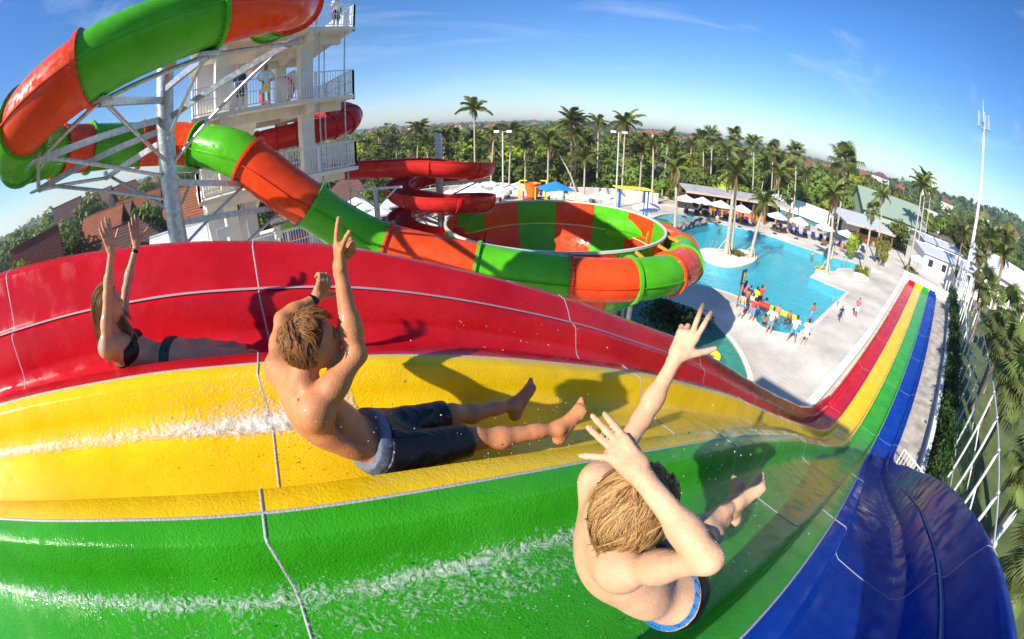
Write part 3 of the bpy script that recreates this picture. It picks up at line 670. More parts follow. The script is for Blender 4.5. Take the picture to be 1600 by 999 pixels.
mb.build('ribs', WOOD, um, kind='stuff')
ut = tree_of(um)
UMB = [  # apex px, height of apex, label
 (1072, 304, 'white umbrella at the left end of the timber bar'), (1099, 308, 'white umbrella second along the timber bar'), (1127, 313, 'white umbrella third along the timber bar'), (1160, 320, 'white umbrella at the right end of the timber bar'),
 (1216, 331, 'white umbrella over the wicker seats behind the leaning island palm'), (1250, 339, 'white umbrella right of the two blue umbrella posts, by the far pool'), (1291, 349, 'white umbrella behind the palm on the paved spit'), (1324, 359, 'white umbrella nearest the metal roofed bar'), (1437, 399, 'white umbrella behind the end wall of the run out'),
 (727, 289, 'white umbrella just right of the lower red coil'), (764, 281, 'farthest white umbrella by the left light pole'), (790, 286, 'wide white umbrella under the light pole'), (703, 296, 'small white umbrella beside the spiral post'), (750, 292, 'white umbrella low behind the second coil'),
 (616, 306, 'white umbrella left of the spiral coils, rear one'), (605, 312, 'white umbrella in front of the pair left of the spiral'), (572, 315, 'white umbrella next to the forked steel post'), (592, 323, 'broad white umbrella nearest the green tube'), (810, 284, 'white umbrella behind the orange tipping bucket'), (1010, 316, 'pale umbrella at the edge of the splash pad'),
 (680, 300, 'white umbrella between the two lower coils of the spiral'), (640, 300, 'white umbrella behind the left bend of the lower coil'), (775, 295, 'white umbrella beside the red pipes of the play frame'), (740, 283, 'far white umbrella under the tall lone palm'), (940, 299, 'white umbrella behind the blue water play frame'), (555, 308, 'white umbrella half hidden by the tower balcony'),
 (870, 296, 'grey white umbrella behind the blue canopy'), (905, 300, 'low pale umbrella right of the blue canopy')]
first = True
for x, y, lab in UMB:
    p = G(x, y, 2.95)
    if first: um.location = (p[0], p[1], 0); um['label'] = lab; first = False
    else: copy_tree(um, (p[0], p[1], 0), random.uniform(0, 6), 1, lab, ut)
# lounger prototype
lo = thing('sun_lounger', '', 'sun lounger', (0, 0, 0), 'navy sun loungers on the far deck')
MB().box((0, 0, .25), (.66, 1.9, .07)).build('frame', WICK, lo)
for sx in (-.27, .27):
    for sy in (-.8, .8): MB().box((sx, sy, .12), (.06, .06, .22)).build('leg', WICK, lo)
MB().box((0, -.3, .34), (.6, 1.25, .09)).build('mattress', NAVY, lo); MB().beam((0, .35, .36), (0, .88, .78), .6, .09).build('backrest', NAVY, lo)
lt = tree_of(lo)
LOU = [(1104, 335), (1121, 336), (1133, 338), (1149, 343), (1166, 347), (1236, 361), (1245, 363), (1258, 366), (1271, 371), (1284, 374), (1315, 382), (1331, 388), (1254, 329), (1262, 330), (1088, 333), (1072, 330), (1440, 409), (1349, 392)]
whose = ['by the bar front', 'by the bar front, one along', 'with a pink towel beside it', 'left of the island palms', 'right of the island palms', 'in the middle row by the pool', 'second in the middle row by the pool', 'third in the middle row by the pool', 'last in the middle row by the pool', 'just past the middle row', 'beside the woman at the pool corner', 'nearest the metal roofed bar', 'against the long white garden wall', 'against the garden wall, right one', 'beside the rocks', 'at the left end near the rocks', 'under the umbrella behind the end wall', 'under the small tree']
first = True
for (x, y), w in zip(LOU, whose):
    p = G(x, y, .2); lab = 'navy cushioned wicker sun lounger ' + w; rz = R(-28) + random.uniform(-.12, .12)
    if first: lo.location = (p[0], p[1], 0); lo.rotation_euler = (0, 0, rz); lo['label'] = lab; first = False
    else: copy_tree(lo, (p[0], p[1], 0), rz, 1, lab, lt)
# wicker armchairs and tables under the umbrellas
ch = thing('wicker_armchair', '', 'chair', (0, 0, 0), 'wicker armchairs under the poolside umbrellas')
MB().box((0, 0, .3), (.6, .6, .3)).build('seat', WICK, ch); MB().box((0, .27, .62), (.6, .08, .5)).build('backrest', WICK, ch)
for s_ in (-1, 1): MB().box((s_ * .3, 0, .42), (.08, .6, .5)).build('armrest', WICK, ch)
ct = tree_of(ch); first = True
for k, (x, y) in enumerate([(1211, 358), (1217, 360), (1224, 361), (1262, 357), (1281, 358), (1288, 380), (1294, 378), (1240, 352), (1100, 332), (1117, 333), (1140, 340), (1158, 345), (1180, 349), (1300, 372), (710, 318), (730, 316), (745, 312), (560, 342), (585, 345), (690, 322), (705, 312), (718, 309), (738, 318), (755, 316), (768, 308), (780, 312), (792, 308), (700, 326), (722, 324), (745, 322), (765, 320), (640, 326), (655, 330), (630, 340), (600, 348), (575, 352), (890, 312), (925, 314)]):
    p = G(x, y, .3); lab = 'brown wicker armchair set out under the white umbrellas'
    if first: ch.location = (p[0], p[1], 0); ch['label'] = lab; first = False
    else: copy_tree(ch, (p[0], p[1], 0), random.uniform(0, 6), 1, lab, ct)
# roofed bars
def bar(name, label, fl, fr_, depth, h, h2, posts, roofm, counter=True, cm=None, ncol=6):
    fl = np.array(fl); fr_ = np.array(fr_); u = (fr_ - fl) / np.linalg.norm(fr_ - fl); v = np.array([-u[1], u[0]])
    if v[1] < 0: v = -v
    t = thing(name, label, 'pavilion', (fl[0], fl[1], 0)); Ln = np.linalg.norm(fr_ - fl); npn = int(Ln / 2.2)
    for k in range(npn):
        a = fl + u * (Ln * k / npn + .01) - v * .4; b_ = fl + u * (Ln * (k + 1) / npn - .01) - v * .4; c = b_ + v * (depth + .8); d_ = a + v * (depth + .8)
        mb = MB(); V = [(*a, h), (*b_, h), (*c, h2), (*d_, h2)]; V += [(x, y, z + .07) for x, y, z in V]
        mb.add(V, [(3, 2, 1, 0), (4, 5, 6, 7), (0, 1, 5, 4), (1, 2, 6, 5), (2, 3, 7, 6), (3, 0, 4, 7)]).build('roof_panel', roofm, t)
    MB().beam((*(fl - v * .45), h - .1), (*(fr_ - v * .45), h - .1), .06, .22).build('fascia', FASC, t)
    for k in range(posts):
        for j in (0, 1):
            q = fl + u * (Ln * (k + .1) / (posts - .8)) + v * (depth * j); hh = h + (h2 - h) * (depth * j + .4) / (depth + .8) - .02
            MB().beam((*q, 0), (*q, hh), .2, .2, up=(1, 0, 0)).build('post', WOOD, t)
    q = fl + v * depth * .8; q2 = fr_ + v * depth * .8; MB().beam((*q, h * .38), (*q2, h * .38), .12, h * .76).build('back_wall', cm or DARK, t)
    if counter:
        a = fl + u * Ln * .25 + v * depth * .35; b_ = fl + u * Ln * .8 + v * depth * .35
        nn = 10
        for k in range(nn):
            p, q = a + (b_ - a) * (k + .02) / nn, a + (b_ - a) * (k + .98) / nn
            MB().beam((*p, .55), (*q, .55), .1, 1.05).build('counter_panel', ORW, t)
        MB().beam((*a, 1.1), (*b_, 1.1), .5, .07).build('counter_top', WOOD, t)
        mb = MB()
        for k in range(60):
            p = fl + u * random.uniform(.05, .95) * Ln + v * depth * .72; z = random.choice([1.3, 1.6, 1.9]); mb.cyl((*p, z), (*p, z + .25), .05, n=5)
        mb.build('bottles', mat('bottle mix', (.3, .2, .1), .3, var=.8, vscale=30), t, kind='stuff')
    return t
bar('timber_bar', 'long open timber bar with a flat grey roof beyond the pool', G(1071, 298, 3.1)[:2], G(1237, 325, 3.1)[:2], 5.0, 3.1, 3.4, 9, mat('grey flat roofing', (.42, .40, .40), .7, var=.2, vscale=.7))
bar('metal_roofed_bar', 'open bar under a bright corrugated metal roof beside the planters', G(1321, 344, 2.9)[:2], G(1398, 367, 2.8)[:2], 7.0, 2.7, 3.8, 5, TIN)
# long white garden wall behind everything
gw = [tuple(G(x, y, 2.6)[:2]) for x, y in [(1065, 284), (1100, 284), (1150, 292), (1215, 304), (1255, 316), (1300, 333), (1345, 350)]]
wall_run('garden_wall', 'long tall white garden wall along the edge of the forest', gw, .3, 2.6, WWALL)
gw2 = [tuple(G(x, y, 2.2)[:2]) for x, y in [(575, 300), (640, 292), (700, 284), (780, 279), (860, 285), (960, 288), (1030, 296)]]
wall_run('curved_garden_wall', 'curved white wall behind the splash pad umbrellas', gw2, .3, 1.5, mat('grey beige garden wall', (.5, .46, .4), .85, var=.2, vscale=1))
def house(name, label, c, rz, w, d_, h, rh, wallm, roofm, over=.5, tiles=True, cat='house', hip=False, base=0, win=True):
    t = thing(name, label, cat, (c[0], c[1], base), rz=0); cs, sn = math.cos(rz), math.sin(rz)
    def T(x, y, z): return (c[0] + x * cs - y * sn, c[1] + x * sn + y * cs, base + z)
    V = [T(x, y, z) for z in (-3, h) for x, y in ((-w / 2, -d_ / 2), (w / 2, -d_ / 2), (w / 2, d_ / 2), (-w / 2, d_ / 2))]
    Fc = [(0, 1, 5, 4), (1, 2, 6, 5), (2, 3, 7, 6), (3, 0, 4, 7)]
    if not hip: V += [T(-w / 2, 0, h + rh), T(w / 2, 0, h + rh)]; Fc += [(4, 7, 8), (6, 5, 9)]
    MB().add(V, Fc).build('walls', wallm, t)
    if win:
        for sx in range(max(1, int(w / 3))):
            x = -w / 2 + (sx + .5) * w / max(1, int(w / 3))
            for sy in (-1, 1): MB().beam(T(x - .5, sy * (d_ / 2 + .02), h * .55), T(x + .5, sy * (d_ / 2 + .02), h * .55), .06, 1.1).build('window', mat('dark window glass', (.03, .04, .05), .15), t)
    hw, hd = w / 2 + over, d_ / 2 + over; z1 = h - over * rh / (d_ / 2) * .6
    rx = (w / 2 - d_ / 2 if w > d_ else .2) if hip else hw
    e = [T(-hw, -hd, z1), T(hw, -hd, z1), T(hw, hd, z1), T(-hw, hd, z1)]; r0, r1 = T(-rx, 0, h + rh), T(rx, 0, h + rh)
    faces = [(e[0], e[1], r1, r0), (e[2], e[3], r0, r1)] + ([(e[1], e[2], r1), (e[3], e[0], r0)] if hip else [])
    for f in faces:
        f = np.array(f); nrm = np.cross(f[1] - f[0], f[2] - f[0]); nrm /= np.linalg.norm(nrm)
        if nrm[2] < 0: nrm = -nrm
        V = list(f - nrm * .12) + list(f); k = len(f)
        rf = MB().add(V, [tuple(range(k))[::-1], tuple(range(k, 2 * k))] + [(i, (i + 1) % k, k + (i + 1) % k, k + i) for i in range(k)]).build('roof_slope', roofm, t)
        if tiles and len(f) == 4:       # rows of raised tile courses
            mb = MB(); nr = tiles if tiles is not True else 10
            for q in range(nr):
                a_, b_ = f[0] + (f[3] - f[0]) * (q + .5) / nr, f[1] + (f[2] - f[1]) * (q + .5) / nr
                mb.beam(a_ + nrm * .03, b_ + nrm * .03, .3, .05, up=nrm)
            mb.build('tile_courses', roofm, rf, kind='stuff')
    MB().beam(r0, r1, .3, .2).build('ridge', roofm, t)
    return t
GRNW = mat('pale green rendered wall', (.34, .42, .33), .8, var=.1); GRNR = mat('sage metal roof', (.22, .29, .23), .6, var=.1)
p = G(1415, 345, 3); house('green_building', 'pale green gabled hall behind the palms at the end of the deck', (72, 57), R(-28), 15, 10, 4.8, 3.6, GRNW, GRNR, .6, False, 'building')
house('white_building', 'low white flat fronted building behind the end wall', (66, 37), R(-30), 12, 8, 3.0, .7, WWALL, TIN, .5, False, 'building')
house('white_shed', 'small white building with air conditioners beside the green hall', (76, 45), R(-30), 10, 8, 3.6, .6, WWALL, TIN, .4, False, 'building')
house('long_white_building', 'long white building with grey metal roof beyond the lawn palms', (88, 22), R(-62), 34, 12, 4.2, 2.4, WWALL, TIN, .9, False, 'building')
house('white_villa', 'small white villa up on the slope at far right', (150, 95), R(-20), 10, 8, 5, 2, WWALL, TIN, .6, False, 'house')
# splash play structure
PR = mat('play red', (.6, .03, .02), .4); PY = mat('play yellow', (.8, .62, .02), .4); PBL = mat('play blue', (.02, .12, .5), .4); PGR = mat('play green', (.25, .5, .08), .4); PUR = mat('purple shell', (.22, .06, .5), .4); ORB = mat('bucket orange', (.75, .14, .01), .4)
sc_ = AD(838, 290, 41); pl = thing('splash_play_frame', 'splash play frame of red, yellow and green pipes with deck and slides', 'play structure', (sc_[0], sc_[1], 0))
o = np.array([sc_[0], sc_[1], 0])
for k, (dx, dy, h, m) in enumerate([(-1.6, 0, 4.9, PY), (1.0, 0, 4.9, PY), (-1.2, 1.5, 3.6, PR), (1.4, 1.5, 3.2, PR), (2.6, .4, 3.0, PGR), (4.2, .6, 3.1, PY), (-3.0, .5, 2.4, PR), (3.4, 2, 2.8, PGR), (-2.2, 2.2, 2.0, PR), (5.2, 1.5, 2.6, PGR)]):
    MB().cyl(o + (dx, dy, 0), o + (dx, dy, h), .09, n=8).build('post', m, pl)
for a, b_, m in [((-1.6, 0, 4.9), (-.9, 0, 4.9), PY), ((1.0, 0, 4.9), (.4, 0, 4.9), PY), ((-3, .5, 2.3), (-1.2, 1.5, 2.3), PR), ((-1.2, 1.5, 3.0), (1.4, 1.5, 3.0), PR), ((1.4, 1.5, 2.2), (4.2, .6, 2.2), PGR), ((-3, .5, 1.3), (2.6, .4, 1.3), PR), ((2.6, .4, 2.9), (5.2, 1.5, 2.5), PY)]:
    MB().cyl(o + a, o + b_, .07, n=8).build('pipe', m, pl)
MB().box(o + (-.1, .9, 2.0), (2.6, 2.2, .12)).build('deck', PR, pl); MB().lathe([(0, 0), (1.3, .0), (1.2, .12), (0, .25)], o + (-.1, .8, 2.75), 16).build('splash_plate', PR, pl)
mb = MB(); mb.tube(spline([o + (.5, -.4, 1.6), o + (.2, -1.2, 1.2), o + (-.8, -1.8, .7), o + (-1.6, -2.0, .3)], 6), .35, 10); mb.build('yellow_flume', PY, pl, smooth=50)
bk = thing('tipping_bucket', 'big orange tipping bucket on top of the splash play frame', 'bucket', tuple(o + (-.35, 0, 3.3)))
MB().lathe([(0, 0), (.52, 0), (.78, 1.25), (.84, 1.3), (.84, 1.38), (.74, 1.38), (.70, 1.25), (.45, .1), (0, .1)], o + (-.35, 0, 3.3), 20).build('bucket_body', ORB, bk, smooth=35)
MB().cyl(o + (-1.6, 0, 4.3), o + (1.0, 0, 4.3), .06, n=8).build('axle', PY, bk)
c = AD(868, 283, 38); bc = thing('blue_canopy', 'blue pyramid sun shade canopy over the splash pad', 'canopy', (c[0], c[1], 0))
mb = MB(); z = c[2]; w = 2.0
for k in range(4):
    q = math.pi / 4 + k * math.pi / 2 + .25; q2 = q + math.pi / 2; a = c + (w * math.cos(q), w * math.sin(q), -.75); b_ = c + (w * math.cos(q2), w * math.sin(q2), -.75); m_ = (a + b_) / 2 * (1, 1, 1) - (0, 0, -.12)
    MB().add([c, a, m_, b_, c - (0, 0, .03), a - (0, 0, .03), m_ - (0, 0, .03), b_ - (0, 0, .03)], [(0, 1, 2), (0, 2, 3), (6, 5, 4), (7, 6, 4), (1, 5, 6, 2), (2, 6, 7, 3)]).build('canopy_panel', mat('blue shade cloth', (.02, .22, .62), .7), bc)
    MB().cyl((a[0], a[1], 0), a, .06, n=8).build('post', PY if k % 2 else PGR, bc)
c = AD(995, 296, 39); yc = thing('yellow_canopy', 'flat yellow shade roof on blue posts beyond the bowl', 'canopy', (c[0], c[1], 0))
MB().beam(c + (-1.9, -.0, .1), c + (1.5, .9, -.05), 1.6, .12).build('roof', mat('yellow shade', (.85, .72, .05), .5), yc)
for dx, dy in ((-1.6, -.3), (1.3, .4), (-1.4, .9), (1.2, 1.2)): MB().cyl((c[0] + dx, c[1] + dy, 0), (c[0] + dx, c[1] + dy, c[2] + .0), .07, n=8).build('post', PBL, yc)
for px_, py_, m, lb in ((944, 304, PBL, 'blue water play frame with green and red caps beyond the bowl'),):
    c = AD(px_, py_, 38); t = thing('water_play_frame', lb, 'play structure', (c[0], c[1], 0))
    for dx, h in ((-1, 2.2), (-.3, 1.7), (.3, 2.3), (.9, 1.9)): MB().cyl((c[0] + dx, c[1], 0), (c[0] + dx, c[1], h), .12, n=8).build('post', PBL, t)
    MB().cyl((c[0] - 1, c[1], 2.1), (c[0] + .9, c[1], 2.0), .1, n=8).build('pipe', PBL, t); MB().ball((c[0] + .35, c[1], 2.4), .32, 10).build('cap', PGR, t, smooth=True); MB().ball((c[0] + 1, c[1], 2.7), .28, 10).build('cap', PR, t, smooth=True)
c = G(1018, 320, 2.1); t = thing('mushroom_fountain', 'purple mushroom shaped fountain standing by the wading pool', 'fountain', (c[0], c[1], 0))
MB().lathe([(0, .45), (.5, .4), (.95, .15), (1.05, -.08), (.9, -.05), (.1, 0)], (c[0], c[1], 1.75), 20).build('cap', PUR, t, smooth=50); MB().cyl((c[0], c[1], -.2), (c[0], c[1], 1.8), .1, n=10).build('stem', WPAINT, t)
# rocks between the pools
RK = mat('grey boulder', (.2, .19, .18), .9, var=.4, vscale=2, bump=.6, bscale=6)
def rock(c, r, label):
    mb = MB(); mb.ball((0, 0, 0), 1, 9); V = np.vstack(mb.V); rs = np.random.default_rng(int(c[0] * 100) % 9999)
    V *= np.array([r * rs.uniform(.8, 1.3), r * rs.uniform(.8, 1.2), r * rs.uniform(.55, .8)]); V += .18 * r * np.sin(V[:, [1, 2, 0]] / r * 3.1 + rs.uniform(0, 6, 3))
    t = link('boulder', mesh('boulder', V, mb.F, RK, 35)); t.location = (c[0], c[1], r * .3); props(t, label, 'boulder', 'grey boulders between the two pools')
for k, (x, y, r) in enumerate([(1058, 355, .8), (1066, 354, .6), (1074, 353, .9), (1082, 352, .7), (1086, 351, .8), (1094, 350, 1.0), (1100, 348, .6), (1050, 357, .7), (1042, 359, .8), (1078, 356, .4), (1070, 357, .4)]): rock(G(x, y), r * .8, 'grey boulder in the row between the main pool and wading pool')
# lamp posts and the tall mast
def light_pole(x, ytop, D, label):
    c = AD(x, ytop, D); t = thing('floodlight_pole', label, 'light pole', (c[0], c[1], 0)); MB().cyl((c[0], c[1], 0), c, .12, .08, n=10).build('pole', mat('grey green paint', (.5, .55, .48), .5), t)
    MB().beam(c + (-.9, 0, 0), c + (.9, 0, 0), .08).build('crossarm', GALV, t)
    for s_ in (-.75, .75): MB().box(c + (s_, -.15, .05), (.6, .35, .3), .1).build('lamp_head', WPAINT, t)
light_pole(785.5, 206, 52, 'floodlight pole left of the orange bucket'); light_pole(967, 207, 55, 'floodlight pole in front of the bare trees')
c = AD(1537, 190, 62); t = thing('antenna_mast', 'tall slim white antenna mast rising over the palms at right', 'mast', (c[0], c[1], 0)); top = AD(1536, 155, 62)
MB().cyl((c[0], c[1], 0), c, .32, .16, n=12).build('mast_pole', mat('mast paint', (.68, .74, .76), .45), t); MB().cyl(c, top, .06, .02, n=6).build('spike', WPAINT, t)
for k in range(5):
    q = k * 1.26; b_ = c + (.9 * math.cos(q), .9 * math.sin(q), -.9); MB().beam(b_, b_ + (0, 0, 2.0), .22, .12, up=(1, 0, 0)).build('antenna_panel', mat('antenna grey', (.4, .42, .45), .5), t); MB().cyl(c + (0, 0, -.2), b_ + (0, 0, .6), .04, n=5).build('bracket', GALV, t)
MB().lathe([(.85, 0), (.92, 0), (.92, .06), (.85, .06), (.85, 0)], c + (0, 0, -1.0), 14).build('platform_ring', GALV, t)
# small white guard rail beside the foot of the blue wall
gr = thing('guard_rail', 'small white guard rail beside the foot of the blue lane', 'railing', tuple(sp(16.6, 1.9)[:2]) + (0,))
a = sp(16.9, 1.55); b_ = sp(16.2, 2.95); a[2] = b_[2] = .15
for z in (0.05, 1.1): MB().cyl(a + (0, 0, z), b_ + (0, 0, z), .035, n=8).build('rail', WPAINT, gr)
for k in range(9): q = a + (b_ - a) * k / 8; MB().cyl(q, q + (0, 0, 1.1), .03 if k in (0, 8) else .018, n=6).build('post' if k in (0, 8) else 'baluster', WPAINT, gr)
# tall white fence along the lawn
fn = thing('tall_fence', 'tall fence of white posts and rails between the hedge and the lawn', 'fence', tuple(sp(18, 4.9)[:2]) + (0,))
WP2 = mat('chalky white post', (.66, .70, .72), .5, var=.15, vscale=4)
FS = list(np.arange(9.5, 72, 2.5))
def fu_(s): return np.interp(s, [9, 20, 30, 45, 72], [5.2, 4.95, 4.75, 4.5, 4.6])
for s in FS:
    p = sp(s, fu_(s)); p[2] = 0; MB().cyl(p, p + (0, 0, 4.6), .065, n=8).build('post', WP2, fn)
for a_, b2 in zip(FS[:-1], FS[1:]):
    p, q = sp(a_, fu_(a_)), sp(b2, fu_(b2)); p[2] = q[2] = 0
    for z in (.5, 4.55): MB().cyl(p + (0, 0, z), q + (0, 0, z), .035, n=6).build('rail', WP2, fn)
for s in FS[::2]:
    p = sp(s, fu_(s)); q = sp(s, fu_(s) + 1.5); p[2] = q[2] = 0; MB().cyl(p + (0, 0, 3.0), q, .045, n=6).build('brace', WP2, fn)
pole2 = thing('thick_white_post', 'thick white steel post at the right edge by the lawn', 'post', tuple(sp(17.3, 9.0)[:2]) + (0,)); p = sp(17.3, 9.0); p[2] = 0
MB().cyl(p, p + (0, 0, 9.5), .22, n=16).build('shaft', WP2, pole2, smooth=40); MB().cyl(p, p + (0, 0, .12), .42, n=16).build('foot_plate', WP2, pole2)
# net wires of the fence
mb = MB()
for s in np.arange(9.5, 40, .5):
    p = sp(s, fu_(s)); p[2] = .5; mb.cyl(p, p + (0, 0, 2.2), .006, n=3)
for z in np.arange(.6, 2.7, .35):
    for a_, b2 in zip(FS[:12], FS[1:13]): p, q = sp(a_, fu_(a_)), sp(b2, fu_(b2)); p[2] = q[2] = z; mb.cyl(p, q, .006, n=3)
mb.build('wire_net', mat('green wire', (.08, .16, .06), .6), fn, kind='stuff')
# beam game over the pool, sign, float, ladders, planters
p0, p1 = G(1186, 474, .5), G(1246, 499, .5); t = thing('balance_beam', 'red and yellow inflated balance beam lying over the pool corner', 'balance beam', tuple(p0[:2]) + (.35,))
mid = p0 + (p1 - p0) * .3; MB().tube([p0, p0 + (mid - p0) * .5, mid], .2, 12).build('red_section', mat('red vinyl', (.6, .03, .02), .35), t, smooth=50); MB().tube([mid + (p1 - p0) * .003, mid + (p1 - mid) * .5, p1], .2, 12).build('yellow_section', mat('yellow vinyl', (.85, .75, .03), .35), t, smooth=50)
s0 = G(1151, 480); t = thing('notice_sign', 'dark leaning notice sign on a post at the pool edge', 'sign', tuple(s0[:2]) + (0,)); MB().cyl(s0, s0 + (0, 0, 2.3), .05, n=8).build('post', WOOD, t); MB().box(s0 + (.05, -.05, 2.15), (.6, .06, 1.0), R(30)).build('board', mat('sign dark', (.03, .06, .06), .5), t); MB().box(s0 + (.13, -.09, 2.12), (.34, .04, .7), R(30)).build('poster', mat('sign pale', (.35, .38, .2), .5, var=.5, vscale=8), t)
c = G(1111, 556, -.02); t = thing('ring_float', 'round yellow swim ring floating on the river pool', 'float', tuple(c)); th = np.linspace(0, 2 * math.pi, 25)
MB().tube([c + (.42 * math.cos(q), .42 * math.sin(q), 0) for q in th], .16, 10, caps=False).build('ring', mat('yellow pvc', (.85, .8, .03), .3), t, smooth=True)
for x, y, lb in ((1304, 477, 'bent steel pool ladder at the deck edge behind the boy'), (1320, 413, 'bent steel pool ladder on the paved spit'), (1115, 386, 'bent steel pool ladder behind the island')):
    c = G(x, y); t = thing('pool_ladder', lb, 'ladder', tuple(c[:2]) + (0,))
    for e in (-.25, .25):
        a = c + (e * .8, -e * .6, 0); MB().tube(spline([a + (.2, .25, 0), a + (.2, .25, .7), a + (0, 0, .9), a + (-.35, -.4, .6), a + (-.4, -.45, -.8)], 5), .025, 6).build('rail', mat('steel bright', (.7, .72, .74), .25, metal=.8), t)
    for z in (-.3, -.6): MB().beam(c + (-.6, -.3, z), c + (-.2, -.6, z), .08, .03).build('tread', mat('steel bright', (.7, .7, .7)), t)

gt = thing('shadow_canopy', 'unseen high canopy behind the riders, added to shadow the lower racing slide', 'canopy', tuple(sp(-5.5, 1.9)[:2]) + (0,))  # unseen canopy on posts, added and sized so its shadow lands low on the slide
Q = [sp(s_, u_)[:2] for s_, u_ in ((-6.4, -.8), (-4.6, -.8), (-4.6, 4.6), (-6.4, 4.6))]; MB().prism(Q, 14.9, 15.1).build('canopy_roof', CANV, gt)
for u_ in (-.7, 4.5):
    p = sp(-5.5, u_ if u_ > 0 else -3.7); p2 = sp(-5.5, u_); MB().cyl((p[0], p[1], 0), (p[0], p[1], 15.0), .14, n=10).build('post', GALV, gt); MB().beam((p[0], p[1], 14.8), (p2[0], p2[1], 14.85), .15).build('beam', GALV, gt)
# ---------------------------------------------------------------- vegetation
def leafm(name, col, var=.5, rough=.55, trl=.38, vs=.6):
    m = mat(name, col, rough, var=var, vscale=vs, detail=3, spec=.3); nt = m.node_tree; b = nt.nodes['Principled BSDF']
    tl = nt.nodes.new('ShaderNodeBsdfTranslucent'); mixs = nt.nodes.new('ShaderNodeMixShader'); out = nt.nodes['Material Output']
    cr_ = [n for n in nt.nodes if n.type == 'VALTORGB'][0]
    oi = nt.nodes.new('ShaderNodeObjectInfo'); hs = nt.nodes.new('ShaderNodeHueSaturation'); mr = nt.nodes.new('ShaderNodeMapRange'); mr.inputs['To Min'].default_value = .65; mr.inputs['To Max'].default_value = 1.5
    mh = nt.nodes.new('ShaderNodeMapRange'); mh.inputs['To Min'].default_value = .475; mh.inputs['To Max'].default_value = .515
    nt.links.new(oi.outputs['Random'], mr.inputs['Value']); nt.links.new(mr.outputs['Result'], hs.inputs['Value']); nt.links.new(oi.outputs['Random'], mh.inputs['Value']); nt.links.new(mh.outputs['Result'], hs.inputs['Hue'])
    nt.links.new(cr_.outputs['Color'], hs.inputs['Color']); nt.links.new(hs.outputs['Color'], b.inputs['Base Color']); nt.links.new(hs.outputs['Color'], tl.inputs['Color'])
    mixs.inputs['Fac'].default_value = trl; nt.links.new(b.outputs[0], mixs.inputs[1]); nt.links.new(tl.outputs[0], mixs.inputs[2]); nt.links.new(mixs.outputs[0], out.inputs['Surface'])
    return m
LEAF = leafm('broad leaf green', (.14, .20, .035), .6); LEAF2 = leafm('yellow green leaf', (.25, .30, .03), .5); FRD = leafm('palm frond green', (.16, .20, .04), .5); FRDB = leafm('dry palm frond', (.28, .20, .09), .4); FRD2 = leafm('fan palm green', (.15, .20, .05), .5)
BARK = mat('grey bark', (.24, .2, .16), .9, var=.3, vscale=5, bump=.5, bscale=15, stretch=(1, 1, .4)); PBARK = mat('pale palm bark', (.42, .36, .28), .9, var=.25, vscale=3, bump=.6, bscale=5, stretch=(.4, .4, 3)); DBARK = mat('brown palm bark', (.26, .16, .09), .9, var=.35, vscale=6, bump=.8, bscale=8, stretch=(.6, .6, 2.5))
def crown_mesh(seed, nl=2600, r=1.0, rz=.8, lobes=9, ls=.085, name='crown', m=None):
    g = np.random.default_rng(seed); C = []; 
    cs = g.normal(0, .42, (lobes, 3)) * (1, 1, .75); cs[:, 2] += .15; cr_ = g.uniform(.38, .62, lobes)
    k = g.integers(0, lobes, nl); d_ = g.normal(0, 1, (nl, 3)); d_ /= np.linalg.norm(d_, axis=1)[:, None]
    rad = cr_[k] * g.uniform(.55, 1.06, nl) ** .5
    # little clumps
    P = cs[k] + d_ * rad[:, None] * (1, 1, .85); P += .07 * np.sin(P[:, [1, 2, 0]] * 9 + seed)
    P *= (r, r, r * rz)
    nr = d_ + g.normal(0, .55, (nl, 3)) + (0, 0, .35); nr /= np.linalg.norm(nr, axis=1)[:, None]
    t = np.cross(nr, g.normal(0, 1, (nl, 3))); t /= np.linalg.norm(t, axis=1)[:, None]; b = np.cross(nr, t)
    s_ = (ls * r * g.uniform(.6, 1.4, nl))[:, None]
    V = np.stack([P - t * s_, P + b * s_ * .6, P + t * s_ * 1.1, P - b * s_ * .6], 1).reshape(-1, 3); F = np.arange(nl * 4).reshape(-1, 4)
    return mesh(name, V, F, m or LEAF)
def trunk_mesh(h, r, seed=0, m=None, lim=5, spread=.6):
    g = random.Random(seed); mb = MB(); mb.tube(spline([(0, 0, 0), (.1 * h * g.uniform(-1, 1), .06 * h, h * .35), (0, 0, h * .7)], 4), [r * (1 - .5 * i / 8) for i in range(9)], 7)
    for k in range(lim):
        q = k * 2.4 + g.random(); z = h * g.uniform(.35, .65); mb.tube([(0, 0, z), (spread * h * .3 * math.cos(q), spread * h * .3 * math.sin(q), z + .2 * h), (spread * h * .5 * math.cos(q), spread * h * .5 * math.sin(q), z + .35 * h)], [r * .5, r * .3, r * .1], 5)
    return mesh('trunk', np.vstack(mb.V), mb.F, m or BARK, True)
crowns = [crown_mesh(s, 2600, 1, .82, 9 + s, .085) for s in range(5)]; crowns2 = [crown_mesh(20 + s, 2200, 1, .9, 7, .095, m=LEAF2) for s in range(2)]
trunks = [trunk_mesh(1.0, .05, s) for s in range(3)]
def tree(x, y, h, w, label, group=None, seed=0, yellow=False, name='broadleaf_tree', zb=None):
    z = float(terrain_h(x, y)) if zb is None else zb
    t = thing(name, label, 'tree', (x, y, z), group, rz=seed * 1.7)
    a = link('trunk', trunks[seed % 3], t); a.scale = (h, h, h * .95)
    c = link('crown', (crowns2[seed % 2] if yellow else crowns[seed % 5]), t); c.location = (0, 0, h * .52); c.scale = (w * .56, w * .56, h * .56)
    return t
